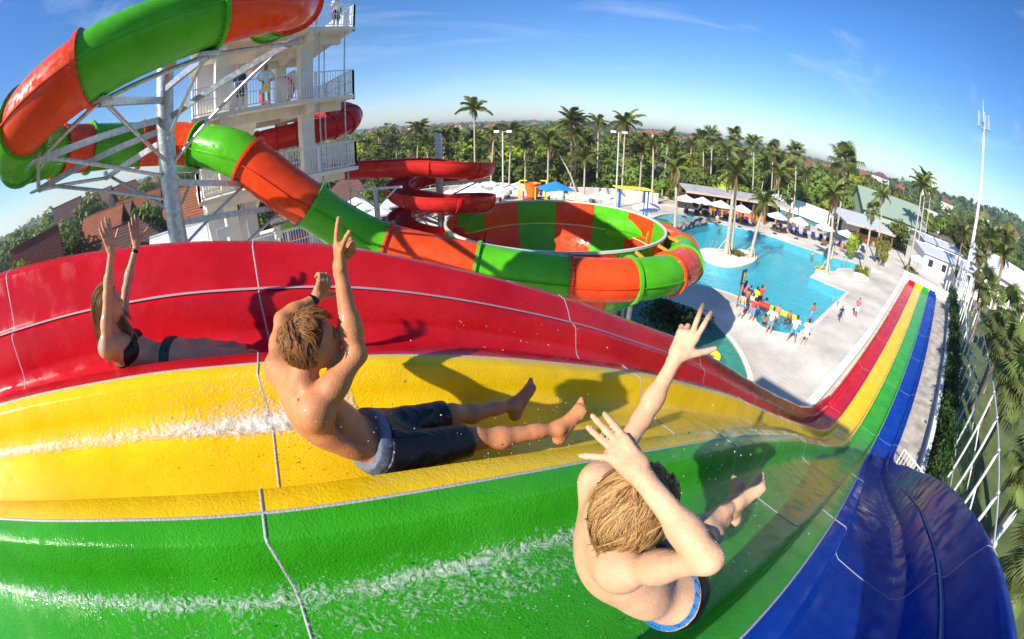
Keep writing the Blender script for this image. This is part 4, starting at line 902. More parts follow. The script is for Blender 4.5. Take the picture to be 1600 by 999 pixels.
# belt of trees behind the walls: az / distance scatter
g = random.Random(3)
def P2(az, D): return D * math.sin(R(az)), D * math.cos(R(az))
KINDS = ['dense dark broadleaf tree in the forest belt behind the white wall', 'mid green bushy tree in the forest belt behind the white wall', 'yellow green tree in the forest belt behind the white wall']
cnt = 0
for row, (D0, D1, step, h0, h1) in enumerate([(66, 76, 3.6, 5.5, 7.5), (80, 95, 3.5, 7, 9.5), (104, 125, 3.3, 8, 11), (135, 170, 3.0, 8.5, 12)]):
    az = -26.0
    while az < 56:
        x, y = P2(az + g.uniform(-1, 1), g.uniform(D0, D1) + (14 if 33 < az < 50 and row == 0 else 0) + (16 if az > 44 and row < 2 else 0)); h = g.uniform(h0, h1); k = g.choice([0, 0, 1, 1, 2])
        tree(x, y, h, h * g.uniform(.85, 1.15), KINDS[k], KINDS[k].split(' tree')[0] + ' trees in the forest belt', g.randrange(100), k == 2); cnt += 1
        az += step * g.uniform(.7, 1.25)
for az0, az1, D0, D1, step, h0, h1 in [(55, 88, 95, 160, 3.2, 7, 11), (60, 95, 175, 240, 3.2, 7, 11)]:
    az = az0
    while az < az1:
        x, y = P2(az, g.uniform(D0, D1)); h = g.uniform(h0, h1); tree(x, y, h, h * g.uniform(.8, 1.1), 'dark green tree on the slope beyond the lawn and buildings', 'trees on the right hand slope', g.randrange(100)); az += step * g.uniform(.7, 1.3)
LLAB = 'dark green tree among the tiled roofs at the left'
for az0, az1, D0, D1, step, h0, h1 in [(-86, -38, 44, 60, 2.3, 5, 7.5), (-88, -30, 66, 84, 2.8, 6, 9), (-88, -28, 92, 125, 2.3, 8, 12), (-88, -28, 140, 190, 2.2, 9, 13)]:
    az = az0
    while az < az1:
        D = g.uniform(D0, D1); x, y = P2(az, D)
        if not (D < 62 and -66 < az < -44 and g.random() < .3): h = g.uniform(h0, h1); tree(x, y, h, h * g.uniform(.7, 1.05), LLAB, 'trees among the houses at the left', g.randrange(100), g.random() < .12)
        az += step * g.uniform(.7, 1.3)
for x_, y_, D, w, h, lb in [(240, 372, 36, 4.4, 6.6, 'bushy light green tree just left of the steel post'), (545, 300, 27, 2.2, 4.0, 'feathery green tree beside the tower balcony'), (95, 380, 40, 5, 6.2, 'bushy green tree between the red and brown roofs'), (30, 400, 36, 5, 6.5, 'feathery pale tree at the left edge')]:
    p = AD(x_, y_, D); tree(p[0], p[1], h, w, lb, None, 7, True, zb=0 if D < 30 else -1.2)
# far off wood as one mass on the terrain
nf = 60000; gg = np.random.default_rng(11); az = np.radians(gg.uniform(-92, 92, nf)); D = 180 * np.exp(gg.uniform(0, 2.35, nf)); X = D * np.sin(az); Y = D * np.cos(az); Hh = gg.uniform(0, 1, nf)
base = terrain_h(X, Y); cl = fbm(X, Y, .045, 3, 9); Z = base + Hh ** .6 * (6 + 4 * cl).clip(2.5, 12); s_ = D * .0052 * gg.uniform(.6, 1.5, nf) + .3
nrm = gg.normal(0, 1, (nf, 3)); nrm[:, 2] = abs(nrm[:, 2]) + .4; nrm /= np.linalg.norm(nrm, axis=1)[:, None]; t_ = np.cross(nrm, gg.normal(0, 1, (nf, 3))); t_ /= np.linalg.norm(t_, axis=1)[:, None]; b_ = np.cross(nrm, t_)
P = np.stack([X, Y, Z], 1); s_ = s_[:, None]; V = np.stack([P - t_ * s_, P - b_ * s_ * .8, P + t_ * s_, P + b_ * s_ * .8], 1).reshape(-1, 3)
link('distant_forest', mesh('distant_forest', V, np.arange(nf * 4).reshape(-1, 4), leafm('far leaf', (.075, .12, .03), .7, vs=.03)), kind='stuff', label='far off wood covering the hills to the horizon')
# distant town roofs
OR_ = mat('orange roof tiles', (.28, .085, .035), .85, var=.25, vscale=1.2, bump=.5, bscale=6); BR_ = mat('brown roof tiles', (.13, .065, .05), .85, var=.3, vscale=1.5, bump=.6, bscale=6); CRM = mat('cream house wall', (.6, .52, .42), .85, var=.1)
kk = 0
for az, D in [(-18, 420), (-16, 520), (-14.5, 380), (-13, 560), (-12, 450), (-10.5, 600), (-9, 430), (-8, 520), (-6.5, 470), (-3, 300), (-2, 420), (0.5, 520), (1.5, 300), (6, 420), (16, 480), (18, 380), (19.5, 420), (21.5, 300), (24, 360), (27, 420), (31, 300), (36, 260), (38.5, 240), (40, 280), (42, 330), (43.5, 230), (44, 300), (46, 260), (47.5, 320), (50, 380), (53, 300), (57, 420), (60, 340), (66, 330), (70, 300), (-45, 260), (-48, 220), (-52, 240), (-55, 300), (-41, 300), (-38, 240), (-35, 280), (-17, 640), (-11, 700), (-5, 620), (3, 640), (9, 560)]:
    x, y = P2(az, D); zb = float(terrain_h(x, y)); kk += 1
    house('distant_house', 'far off %s roofed house among the trees on the horizon' % ('orange' if kk % 3 else 'brown'), (x, y), g.uniform(0, 3), g.uniform(12, 20), g.uniform(8, 12), g.uniform(7, 9) + (1.5 if D > 350 else 0), 3.2, CRM if kk % 2 else WWALL, OR_ if kk % 3 else BR_, .8, False, 'house', True, zb, D < 300)['group'] = 'far off houses among the trees'
# near houses at the left
def lh(label, px_, py_, D, rz, w, d_, h, rh, roofm, hip=False, wm=None, tiles=14):
    p = AD(px_, py_, D); ridge = p[2]; h0 = ridge - rh
    for k in range(6 if w < 15 else 0):
        q = k * 1.05 + px_; x_, y_ = p[0] + (w * .42 + 1.6) * math.cos(q), p[1] + (w * .42 + 1.6) * math.sin(q); hh = (ridge + 2) * g.uniform(.55, .95); tree(x_, y_, hh, hh * .75, LLAB, 'trees among the houses at the left', g.randrange(100), g.random() < .2, zb=-2)
    return house('tiled_house', label, (p[0], p[1]), R(rz), w * (.75 if w > 14 else .55), d_ * (.75 if w > 14 else .6), max(h0 + 2, 1.5), rh, wm or CRM, roofm, .9, tiles, 'house', hip, -2)
lh('big house with a wide dark brown tiled roof right behind the red rim', 195, 350, 40, 47, 19, 15, 3, 5.6, BR_, True, tiles=26)
lh('house with a steep orange tiled roof behind the raised hands', 160, 330, 52, 30, 8, 7, 3, 3.0, OR_)
lh('orange roofed house beyond the steel tie bars', 215, 305, 75, 40, 13, 9, 3, 3.2, OR_)
lh('house with a dark roof and yellow gable edge', 175, 325, 62, 25, 10, 8, 3, 3.0, BR_)
lh('small white gabled house with a dark red roof at far left', 52, 372, 48, 62, 9, 6, 3, 3.2, mat('dark red tiles', (.22, .05, .035), .85, var=.3, bump=.5), False, WWALL)
lh('low white house on the left skyline', 105, 316, 95, 50, 10, 7, 3, 2.6, BR_, False, WWALL, 6)
lh('orange roofed house between the post and the stairs', 292, 292, 55, 20, 9, 8, 3, 3.5, OR_)
lh('dark tiled house behind the upper tie bar', 150, 300, 105, 30, 14, 9, 3, 3.5, BR_, tiles=6)
lh('brown roofed house behind the fork of the red spiral', 545, 270, 60, 10, 12, 9, 3, 3.4, BR_, True)
lh('orange roofed house far behind the tie bars', 190, 288, 130, 60, 14, 9, 3, 3, OR_, tiles=6)
lh('dark roofed house low at the left by the trees', 120, 360, 62, 70, 10, 8, 3, 3, BR_)
lh('pale roofed shed beside the foot of the steel post', 283, 357, 30, 35, 6, 5, 3, 1.6, mat('white roofing sheet', (.7, .72, .75), .5, var=.1), False, WWALL, 10)
lh('brown roofed pavilion right of the stairs', 320, 340, 44, 0, 9, 7, 3, 2.5, BR_, True)
lh('long brown roofed house in the middle of the left trees', 250, 325, 58, 45, 12, 8, 3, 3.2, BR_)

# palms ---------------------------------------------------------
def frond_mesh(kind, seed):
    g = np.random.default_rng(seed); V = []; F = []; n = 26
    L_ = 1.0; t = np.linspace(0, 1, n); droop = {'coco': .62, 'dry': .95, 'stiff': .35}[kind]
    x = t * L_ * (1 - .22 * t * droop); z = .42 * t - droop * 1.05 * t ** 2.1
    P = np.stack([x, np.zeros(n), z], 1)
    mb = MB(); mb.tube(P[::5], np.linspace(.014, .004, len(P[::5])), 4)
    for i in range(2, n):
        for sd_ in (-1, 1):
            for e in (0, .5):
                tt = min(1, (i + e) / n); w = .27 * math.sin(math.pi * min(1, tt * .93 + .09)) ** .7 + .03; p = P[min(i, n - 1)]
                a = np.array([.55 + .35 * tt, sd_ * 1.0, -.35 * g.uniform(.3, 1.6) - (.7 if kind == 'dry' else 0)]); a /= np.linalg.norm(a); q = p + a * w * g.uniform(.75, 1.1); q[2] -= w * .28
                wv = np.array([.017, 0, .004]); k = len(V)
                m_ = (p + q) / 2 + (0, 0, .02); V += [p - wv, p + wv, m_ + wv * 1.1, m_ - wv * 1.1, q]; F += [(k, k + 1, k + 2, k + 3), (k + 3, k + 2, k + 4)]
    n0 = mb.n; mb.V.append(np.array(V)); mb.F += [[i + n0 for i in f] for f in F]
    return mesh('frond', np.vstack(mb.V), mb.F, FRDB if kind == 'dry' else FRD)
def fan_mesh(seed):
    g = np.random.default_rng(seed); V = [(0, 0, 0)]; F = []; mb = MB(); mb.tube([(0, 0, 0), (.3, 0, .06), (.52, 0, .04)], [.012, .01, .008], 4)
    c = np.array([.5, 0, .04]); V = []; nseg = 26
    for i in range(nseg):
        q = R(-140 + 280 * i / (nseg - 1)); r = .46 * (1 - .22 * abs(q) / 2.4) * g.uniform(.9, 1.08); d_ = np.array([math.cos(q), math.sin(q), 0]); s_ = np.array([-math.sin(q), math.cos(q), 0]); k = len(V)
        m_ = c + d_ * r * .6 + (0, 0, .01); V += [c, m_ + s_ * .03, c + d_ * r + (0, 0, -.16 - .1 * g.random()), m_ - s_ * .03]; F.append((k, k + 1, k + 2, k + 3))
    n0 = mb.n; mb.V.append(np.array(V)); mb.F += [[i + n0 for i in f] for f in F]
    return mesh('fan_frond', np.vstack(mb.V), mb.F, FRD2)
FM = {'coco': [frond_mesh('coco', s) for s in range(3)], 'dry': [frond_mesh('dry', s) for s in range(2)], 'stiff': [frond_mesh('stiff', s) for s in range(2)], 'fan': [fan_mesh(s) for s in range(2)]}
def palm(label, base, top, kind='coco', n=16, fl=2.6, r=.17, group=None, dry=2, bark=None, up=.0, props_=False, name=None):
    base = np.array(base, float); top = np.array(top, float); t = thing(name or ('fan_palm' if kind == 'fan' else 'coconut_palm'), label, 'palm tree', tuple(base), group)
    mid = (base + top) / 2 + (np.array([0, 0, 0]) + np.append((top - base)[:2] * -.12, 0)); P = spline([base, mid, top], 12)
    rr_ = [r * (1.35 - .55 * min(1, i / 4) - .3 * i / len(P)) * (1 + .045 * (i % 2)) for i in range(len(P))]
    MB().tube(P, rr_, 9).build('trunk', bark or PBARK, t, smooth=60)
    g2 = random.Random(int(abs(base[0] * 97 + base[1] * 31)) + n)
    for k in range(n + dry):
        isd = k >= n; me = g2.choice(FM['dry' if isd else kind]); f = link('frond', me, t)
        u_ = (k + .5) / n; f.location = tuple(top - base + np.array([0, 0, .05]))
        el = (-50 + 15 * g2.random()) if isd else (70 - 95 * u_ ** .85 + g2.uniform(-8, 8) + up) if kind != 'fan' else (75 - 125 * u_ + g2.uniform(-8, 8))
        f.rotation_euler = Euler((g2.uniform(-.3, .3), -R(el), k * 2.399 + g2.uniform(-.2, .2)), 'XYZ'); s2 = fl * (.88 if fl > 1.9 or fl > 2 else 1.6) * g2.uniform(.6, 1.15) * (.8 if isd else 1); f.scale = (s2, s2, s2)
    if props_:
        for k in range(3):
            q = k * 2.1 + .5; a = base + (1.0 * math.cos(q), 1.0 * math.sin(q), 0); b_ = base + (top - base) * .22 + (0, 0, .0); MB().beam(a, b_, .07).build('timber_prop', mat('prop timber', (.5, .42, .32), .8), t)
    return t
def pb(x, y): q = G(x, y); return q
def ptop(x, y, base):       # top over (near) the base distance
    return AD(x, y, math.hypot(base[0], base[1]))
def palm_at(label, bx, by, tx, ty, **k): b_ = pb(bx, by); return palm(label, b_, ptop(tx, ty, b_), **k)
palm_at('taller leaning palm of the pair on the round pool island', 1134, 397, 1148, 272, n=15, fl=2.6, r=.26, props_=True, dry=6)
palm_at('second palm trunk close behind the tallest island palm', 1142, 396, 1150, 262, n=10, fl=2.3, r=.2, dry=4)
palm_at('leaning palm at the right end of the round pool island', 1172, 402, 1195, 315, n=13, fl=2.3, r=.22, props_=True, dry=5)
palm_at('palm in the yellow flower bed on the paved spit', 1290, 431, 1303, 305, n=15, fl=2.5, r=.22, props_=True, dry=6)
palm_at('palm standing in the green shrubs on the deck corner', 1347, 430, 1363, 330, n=13, fl=2.0, r=.18, dry=4, kind='fan')
palm_at('palm with orange trunk by the metal roofed bar', 1367, 408, 1380, 305, n=12, fl=2.2, r=.18, dry=5)
palm_at('tall palm rising by the path at the end wall', 1418, 424, 1441, 290, n=16, fl=3.0, r=.2, dry=3)
palm_at('second tall palm by the path, behind the first', 1430, 405, 1447, 280, n=16, fl=3.2, r=.2, dry=2)
palm_at('third slimmer palm by the path near the umbrella', 1438, 404, 1455, 300, n=12, fl=2.6, r=.16, dry=2)
palm_at('drooping half dry palm beside the wading pool', 1054, 366, 1056, 262, n=10, fl=2.6, r=.24, dry=14)
palm_at('palm at the edge of the splash pad right of the yellow canopy', 1018, 318, 1021, 222, n=13, fl=2.6, r=.2, dry=4)
BK = [(742, 270, 741, 170, 62, 'coco', 'tall lone coconut palm standing above the forest at left of centre', 3.4, 16), (766, 290, 772, 208, 60, 'coco', 'palm left of the first floodlight pole', 2.7, 12), (795, 285, 799, 205, 62, 'coco', 'palm right of the first floodlight pole', 3.0, 14),
 (856, 280, 857, 222, 60, 'coco', 'spreading palm behind the orange bucket', 3.8, 18), (893, 262, 893, 190, 66, 'coco', 'tall bushy palm standing above the forest at centre', 4.2, 20), (933, 280, 935, 192, 66, 'coco', 'slim palm with a thin trunk right of the bushy one', 2.6, 12),
 (913, 290, 914, 248, 58, 'coco', 'short wide palm in front of the white wall', 3.4, 16), (972, 292, 977, 192, 62, 'coco', 'tall palm behind the second floodlight pole', 3.8, 16), (1000, 290, 1003, 235, 66, 'coco', 'small palm behind the yellow canopy', 3.0, 12), (905, 290, 870, 235, 60, 'coco', 'leaning palm trunk beside the bushy one', 2.4, 10),
 (1098, 300, 1099, 216, 74, 'fan', 'first fan palm of the row behind the timber bar', 2.6, 22), (1109, 300, 1113, 213, 74, 'fan', 'second fan palm of the row behind the timber bar', 2.6, 22), (1146, 300, 1148, 214, 74, 'fan', 'third fan palm of the row behind the timber bar', 2.7, 22), (1177, 300, 1178, 222, 74, 'fan', 'fourth fan palm of the row behind the timber bar', 2.6, 22),
 (1205, 312, 1208, 234, 74, 'fan', 'fifth fan palm in the row, over the white wall', 2.7, 22), (1240, 335, 1244, 238, 70, 'fan', 'sixth fan palm in the row, over the white wall', 2.8, 24), (1300, 400, 1321, 252, 52, 'fan', 'tallest fan palm at the right end of the row', 3.4, 26),
 (1215, 330, 1218, 270, 64, 'coco', 'bushy palm behind the far pool', 3.4, 14), (820, 290, 822, 230, 64, 'coco', 'small palm in the green behind the bucket', 2.8, 12), (700, 280, 702, 240, 70, 'coco', 'low palm behind the spiral slide post', 3.2, 12), (640, 275, 645, 232, 75, 'coco', 'low palm left of the spiral slide top', 3.2, 12)]
for bx, by, tx, ty, D, kd, lb, fl, n in BK:
    r0 = ray(bx, by); b_ = np.array([*(r0[:2] / np.linalg.norm(r0[:2]) * D), 0.]); r1 = ray(tx, ty); tp_ = r1 / np.linalg.norm(r1[:2]) * D + (0, 0, EYE); b_[2] = -.3
    palm(lb, b_, tp_, kd, n, fl, .18, 'tall palms along the forest edge', 2)
for k in range(30):
    az = -20 + k * 2.2 + g.uniform(-.8, .8); D = g.uniform(64, 98) + (14 if az > 30 else 0); x, y = P2(az, D); hh = g.uniform(6.5, 10.5)
    palm(['slender coconut palm rising out of the forest belt', 'feathery coconut palm crown among the forest trees'][k % 2], (x, y, -.5), (x + g.uniform(-.8, .8), y, hh), 'coco', g.randrange(11, 17), g.uniform(2.2, 3.4), .16, 'palms scattered through the forest belt', g.randrange(1, 6))
# palms on the right by the lawn
RP_ = [(54, 6.4, 7.2, 2.2, 'fan', 'bushy fan palm right of the end wall'), (60, 8, 9.5, 3.2, 'coco', 'coconut palm under the antenna mast'), (44, 6.4, 5.5, 1.7, 'fan', 'short fan palm standing over the far hedge'), (29, 6.4, 5.0, 1.4, 'fan', 'fan palm with a brown trunk halfway down the fence'), (24.5, 6.4, 5.4, 1.5, 'fan', 'leaning fan palm with orange brown trunk behind the fence'), (20.5, 6.2, 5.3, 1.3, 'fan', 'fan palm crown hanging over the fence near the blue wall'), (16.3, 8.2, 4.0, 1.3, 'fan', 'low fan palm near the thick white post'),
 (12.0, 8.8, 3.4, 1.4, 'fan', 'low fan palm at the bottom right corner'), (48, 13, 9, 2.6, 'coco', 'tall coconut palm at the right over the lawn'), (36, 10.5, 6.5, 2.2, 'coco', 'coconut palm at the right edge of the lawn'), (66, 12, 10.5, 3.4, 'coco', 'farther coconut palm behind the lawn'), (56, 10, 8.5, 3.0, 'coco', 'coconut palm beside the long white building'), (33, 7.6, 6.0, 1.5, 'fan', 'dry looking fan palm over the lawn'), (70, 4, 8, 2.8, 'coco', 'palm behind the low white building'), (80, 7, 10, 3.2, 'coco', 'palm beyond the antenna mast')]
for s, u, h, fl, kd, lb in RP_:
    p = sp(s, u); b_ = np.array([p[0], p[1], 0.]); tp_ = b_ + (random.uniform(-.5, .3), random.uniform(-.3, .6), h); palm(lb, b_, tp_, kd, 22 if kd == 'fan' else 16, fl, .2, 'palms beside the lawn', 6 if kd == 'fan' else 3, DBARK)
# hedge and shrubs
def leaf_patch(name, label, cells, hgt, m, n=1500, ls=.09, cat='hedge', seed=1, parent=None):
    g = np.random.default_rng(seed); C = np.array(cells); k = g.integers(0, len(C), n); P = np.zeros((n, 3)); P[:, :2] = C[k, :2] + g.normal(0, 1, (n, 2)) * C[k, 2:3]; P[:, 2] = np.abs(g.uniform(0, 1, n)) ** .7 * hgt * (1 + .25 * np.sin(P[:, 0] * 2.1) * np.cos(P[:, 1] * 1.7))
    nr = g.normal(0, .7, (n, 3)) + (0, 0, .7); nr /= np.linalg.norm(nr, axis=1)[:, None]; t = np.cross(nr, g.normal(0, 1, (n, 3))); t /= np.linalg.norm(t, axis=1)[:, None]; b = np.cross(nr, t); s_ = (ls * g.uniform(.6, 1.5, n))[:, None]
    V = np.stack([P - t * s_, P + b * s_ * .55, P + t * s_, P - b * s_ * .55], 1).reshape(-1, 3); c0 = (C[0, 0], C[0, 1], 0)
    o = link(name, mesh(name, V - c0, np.arange(n * 4).reshape(-1, 4), m)); o.location = c0; return props(o, label, cat)
HG = leafm('hedge leaf', (.035, .08, .014), .6, vs=1.5)
cells = [(*sp(s, 3.9 + .2 * math.sin(s))[:2], .28) for s in np.arange(9, 62, .25)]
leaf_patch('hedge', 'dark green clipped hedge between the kerb and the tall fence', cells, 1.3, HG, 26000, .10)
for x, y, r, h, m, lb, n, nm in [(1286, 424, .55, .35, leafm('yellow flowers', (.5, .42, .02), .3), 'round bed of yellow flowers round the palm on the spit', 1200, 'flower_bed'), (1346, 429, .75, .8, LEAF2, 'low green shrubs round the palm at the deck corner', 1500, 'shrub'), (1376, 408, .6, .5, LEAF2, 'green plants in the planter by the metal roofed bar', 700, 'shrub'), (1420, 424, .8, .6, LEAF2, 'yellow green planting behind the end wall', 900, 'shrub'), (1150, 398, .7, .4, leafm('dry ground cover', (.2, .17, .05), .4), 'dry ground cover between the island palms', 900, 'shrub'), (1048, 512, 1.3, 1.2, HG, 'dark palm like shrub under the bowl at the river edge', 1800, 'shrub'), (985, 305, 1.2, 1.8, LEAF2, 'leafy shrubs beside the yellow canopy', 900, 'shrub'), (1475, 425, 2.0, 1.8, HG, 'dark shrubs between the end wall and the fence', 2500, 'shrub')]:
    q = G(x, y); leaf_patch(nm, lb, [(q[0] + a, q[1] + b_, r * .4) for a, b_ in ((0, 0), (r * .5, 0), (-r * .5, .1), (0, r * .5), (0, -r * .5))], h, m, n, .11, 'flower bed' if nm == 'flower_bed' else 'shrub', int(x))
p = G(1373, 415); tree(p[0], p[1], 3.4, 1.7, 'thin young tree beside the deck planter', None, 3, True, zb=0)
p = G(1330, 405); tree(p[0], p[1], 3.2, 1.6, 'thin young tree in front of the metal roofed bar', None, 5, True, zb=0)
for k, (x, y) in enumerate([(1345, 434), (1376, 412), (1286, 431)]):
    q = G(x, y); t = thing('planter', ['white block planter under the deck corner shrubs', 'white block planter by the metal roofed bar', 'white rim planter of the yellow flower bed'][k], 'planter', tuple(q[:2]) + (0,)); MB().lathe([(.95, 0), (.95, .3), (.85, .3), (.85, .2), (0, .2)], q, 16 if k == 2 else 4, .6, .6 + 2 * math.pi).build('planter_body', WWALL, t)
# ---------------------------------------------------------------- bodies: one continuous surface grown round a posed skeleton
def nrm(v): v = np.asarray(v, float); return v / (np.linalg.norm(v) + 1e-12)
def surface_nets(f, org, h):
    s = f < 0; nx, ny, nz = f.shape
    c = s[:-1, :-1, :-1].astype(np.int8)
    tot = np.zeros((nx - 1, ny - 1, nz - 1), np.int8)
    for a in (0, 1):
        for b in (0, 1):
            for d_ in (0, 1): tot += s[a:nx - 1 + a, b:ny - 1 + b, d_:nz - 1 + d_]
    act = (tot > 0) & (tot < 8); I = np.argwhere(act); idx = -np.ones(act.shape, np.int32); idx[act] = np.arange(len(I))
    acc = np.zeros((len(I), 3)); cnt_ = np.zeros(len(I))
    cor = [(0, 0, 0), (1, 0, 0), (0, 1, 0), (1, 1, 0), (0, 0, 1), (1, 0, 1), (0, 1, 1), (1, 1, 1)]
    for a, b in [(0, 1), (2, 3), (4, 5), (6, 7), (0, 2), (1, 3), (4, 6), (5, 7), (0, 4), (1, 5), (2, 6), (3, 7)]:
        A_, B_ = I + cor[a], I + cor[b]; fa, fb = f[tuple(A_.T)], f[tuple(B_.T)]; m = (fa < 0) != (fb < 0)
        t = np.where(m, fa / np.where(m, fa - fb, 1), 0)[:, None]; p = A_ + (B_ - A_) * t; acc[m] += p[m]; cnt_[m] += 1
    V = acc / cnt_[:, None] * h + org; Q = []
    for ax in range(3):
        o1, o2 = (ax + 1) % 3, (ax + 2) % 3; sl0 = [slice(None)] * 3; sl1 = [slice(None)] * 3
        sl0[ax] = slice(0, -1); sl1[ax] = slice(1, None); e0, e1 = s[tuple(sl0)], s[tuple(sl1)]; X = np.argwhere(e0 != e1)
        X = X[(X[:, o1] > 0) & (X[:, o2] > 0) & (X[:, o1] < f.shape[o1] - 1) & (X[:, o2] < f.shape[o2] - 1)]
        inn = s[tuple(X.T)]
        def at(d1, d2): Y = X.copy(); Y[:, o1] -= d1; Y[:, o2] -= d2; return idx[tuple(Y.T)]
        q = np.stack([at(1, 1), at(0, 1), at(0, 0), at(1, 0)], 1); q[~inn] = q[~inn][:, ::-1]; Q.append(q)
    Q = np.vstack(Q); Q = Q[(Q >= 0).all(1)]
    return V, Q
def grow(prims, h, pad=.03, clips=(), noise_=None):
    "prims: ('c',a,b,ra,rb,k) capsule / ('e',centre,axes3x3,radii,k) ellipsoid / ('-e',...) carve"
    lo_ = []; hi_ = []
    for p in prims:
        if p[0] == 'c': r = max(p[3], p[4]); lo_ += [np.minimum(p[1], p[2]) - r]; hi_ += [np.maximum(p[1], p[2]) + r]
        elif p[0] == 'e': r = max(p[3]); lo_ += [p[1] - r]; hi_ += [p[1] + r]
    lo_ = np.min(lo_, 0) - pad; hi_ = np.max(hi_, 0) + pad; n = np.ceil((hi_ - lo_) / h).astype(int) + 1
    F = np.full(n, 9., np.float32); ax = [lo_[i] + h * np.arange(n[i]) for i in range(3)]
    for p in prims:
        k = p[-1]
        if p[0] == 'c': r = max(p[3], p[4]); a, b = np.minimum(p[1], p[2]) - r, np.maximum(p[1], p[2]) + r
        else: r = max(p[3]); a, b = p[1] - r, p[1] + r
        m = max(k, .0) + 3.2 * h; i0 = np.maximum(((a - m - lo_) / h).astype(int), 0); i1 = np.minimum(((b + m - lo_) / h).astype(int) + 2, n)
        sl = tuple(slice(i0[i], i1[i]) for i in range(3))
        X = np.stack(np.meshgrid(*[ax[i][sl[i]] for i in range(3)], indexing='ij'), -1).astype(np.float32)
        if p[0] == 'c':
            A_, B_ = p[1], p[2]; ab = B_ - A_; t = np.clip(((X - A_) @ ab) / (ab @ ab + 1e-12), 0, 1); d_ = np.linalg.norm(X - A_ - t[..., None] * ab, axis=-1) - (p[3] + (p[4] - p[3]) * t)
        else:
            q = (X - p[1]) @ np.asarray(p[2]).T; rr = np.asarray(p[3]); k0 = np.linalg.norm(q / rr, axis=-1); k1 = np.linalg.norm(q / rr ** 2, axis=-1) + 1e-9; d_ = k0 * (k0 - 1) / k1
        g_ = F[sl]
        if p[0] == '-e':
            hh = np.clip(.5 - .5 * (g_ + d_) / k, 0, 1); F[sl] = g_ * (1 - hh) - d_ * hh + k * hh * (1 - hh)
        else:
            hh = np.clip(.5 + .5 * (g_ - d_) / k, 0, 1); F[sl] = g_ * (1 - hh) + d_ * hh - k * hh * (1 - hh)
    if noise_:
        X = np.stack(np.meshgrid(*ax, indexing='ij'), -1).astype(np.float32); F += noise_(X)
    for (pt_, nn_) in clips:        # keep the side the normal points away from
        X = np.stack(np.meshgrid(*ax, indexing='ij'), -1).astype(np.float32); F = np.maximum(F, (X - np.asarray(pt_, np.float32)) @ np.asarray(nrm(nn_), np.float32))
    return surface_nets(F, lo_, h)
def axes(up, side):
    u = nrm(up); s = nrm(np.asarray(side) - u * (np.asarray(side) @ u)); f = np.cross(u, s); return np.array([s, f, u])     # rows: right, forward, up
C_ = lambda a, b, ra, rb, k=.02: ('c', np.asarray(a, float), np.asarray(b, float), ra, rb, k)
E_ = lambda c, A, r, k=.03: ('e', np.asarray(c, float), A, r, k)
def hand_prims(w, f, pn, thumb_side, curls, spread, S=1, thumb=(.5, .2, .3), tk=1.0):
    "w wrist, f finger direction, pn palm normal, thumb_side +-1; curls: four (a,b,c) bend angles; spread: four angles"
    f = nrm(f); pn = nrm(np.asarray(pn) - f * (np.asarray(pn) @ f)); s = np.cross(f, pn) * thumb_side; P = []
    Ls = [(.047, .028, .022), (.052, .031, .023), (.048, .029, .022), (.037, .022, .019)]; off = [.029, .0095, -.010, -.028]; ml = [.088, .091, .086, .079]
    P.append(C_(w - f * .01 * S, w + f * .02 * S, .0245 * S, .027 * S, .012))
    for i in range(4):
        kn = w + f * ml[i] * S + s * off[i] * S; b0 = w + f * .018 * S + s * off[i] * .62 * S
        P.append(C_(b0, kn, .0145 * S, .0115 * S, .012))
        d_ = nrm(f + s * math.tan(spread[i])); a = kn; n_ = pn; ang = 0
        for j in range(3):
            ang += curls[i][j]; dd = d_ * math.cos(ang) + n_ * math.sin(ang); b = a + dd * Ls[i][j] * S; r = (.0098, .0090, .0082)[j] * S * tk; P.append(C_(a, b, r, r * .92, .004)); a = b
    t0 = w + f * .022 * S + s * .020 * S; d1 = nrm(f * math.cos(thumb[0]) + s * math.sin(thumb[0]) + pn * thumb[1]); t1 = t0 + d1 * .046 * S
    P.append(C_(t0, t1, .018 * S, .0125 * S, .012)); d2 = nrm(d1 + f * thumb[2] * .6 + pn * .05); t2 = t1 + d2 * .034 * S; P.append(C_(t1, t2, .0115 * S, .0105 * S, .004)); d3 = nrm(d2 + f * thumb[2]); P.append(C_(t2, t2 + d3 * .026 * S, .0105 * S, .0085 * S, .004))
    return P
def foot_prims(an, heel_dir, toe_dir, sole, S=1, toes=True):
    "an ankle; toe_dir along the foot; sole: direction the sole faces"
    f = nrm(toe_dir); so = nrm(np.asarray(sole) - f * (np.asarray(sole) @ f)); s = np.cross(f, so)
    heel = an + so * .045 * S - f * .035 * S; ball = an + so * .055 * S + f * .135 * S
    P = [C_(an, heel, .036 * S, .031 * S, .02), C_(heel, ball + s * .018 * S, .028 * S, .022 * S, .02), C_(heel, ball - s * .018 * S, .027 * S, .020 * S, .02), C_(an, ball, .034 * S, .020 * S, .03)]
    for i in range(5):
        o_ = (.034 - .017 * i) * S; L_ = (.045, .043, .038, .033, .027)[i] * S; r = (.0125, .0092, .0088, .0084, .0078)[i] * S; b0 = ball + s * o_ - f * (.01 + .006 * i) * S + so * .005 * S
        P.append(C_(b0, b0 + f * (L_ + .012) - so * .004, r * 1.05, r * .9, .006))
    return P
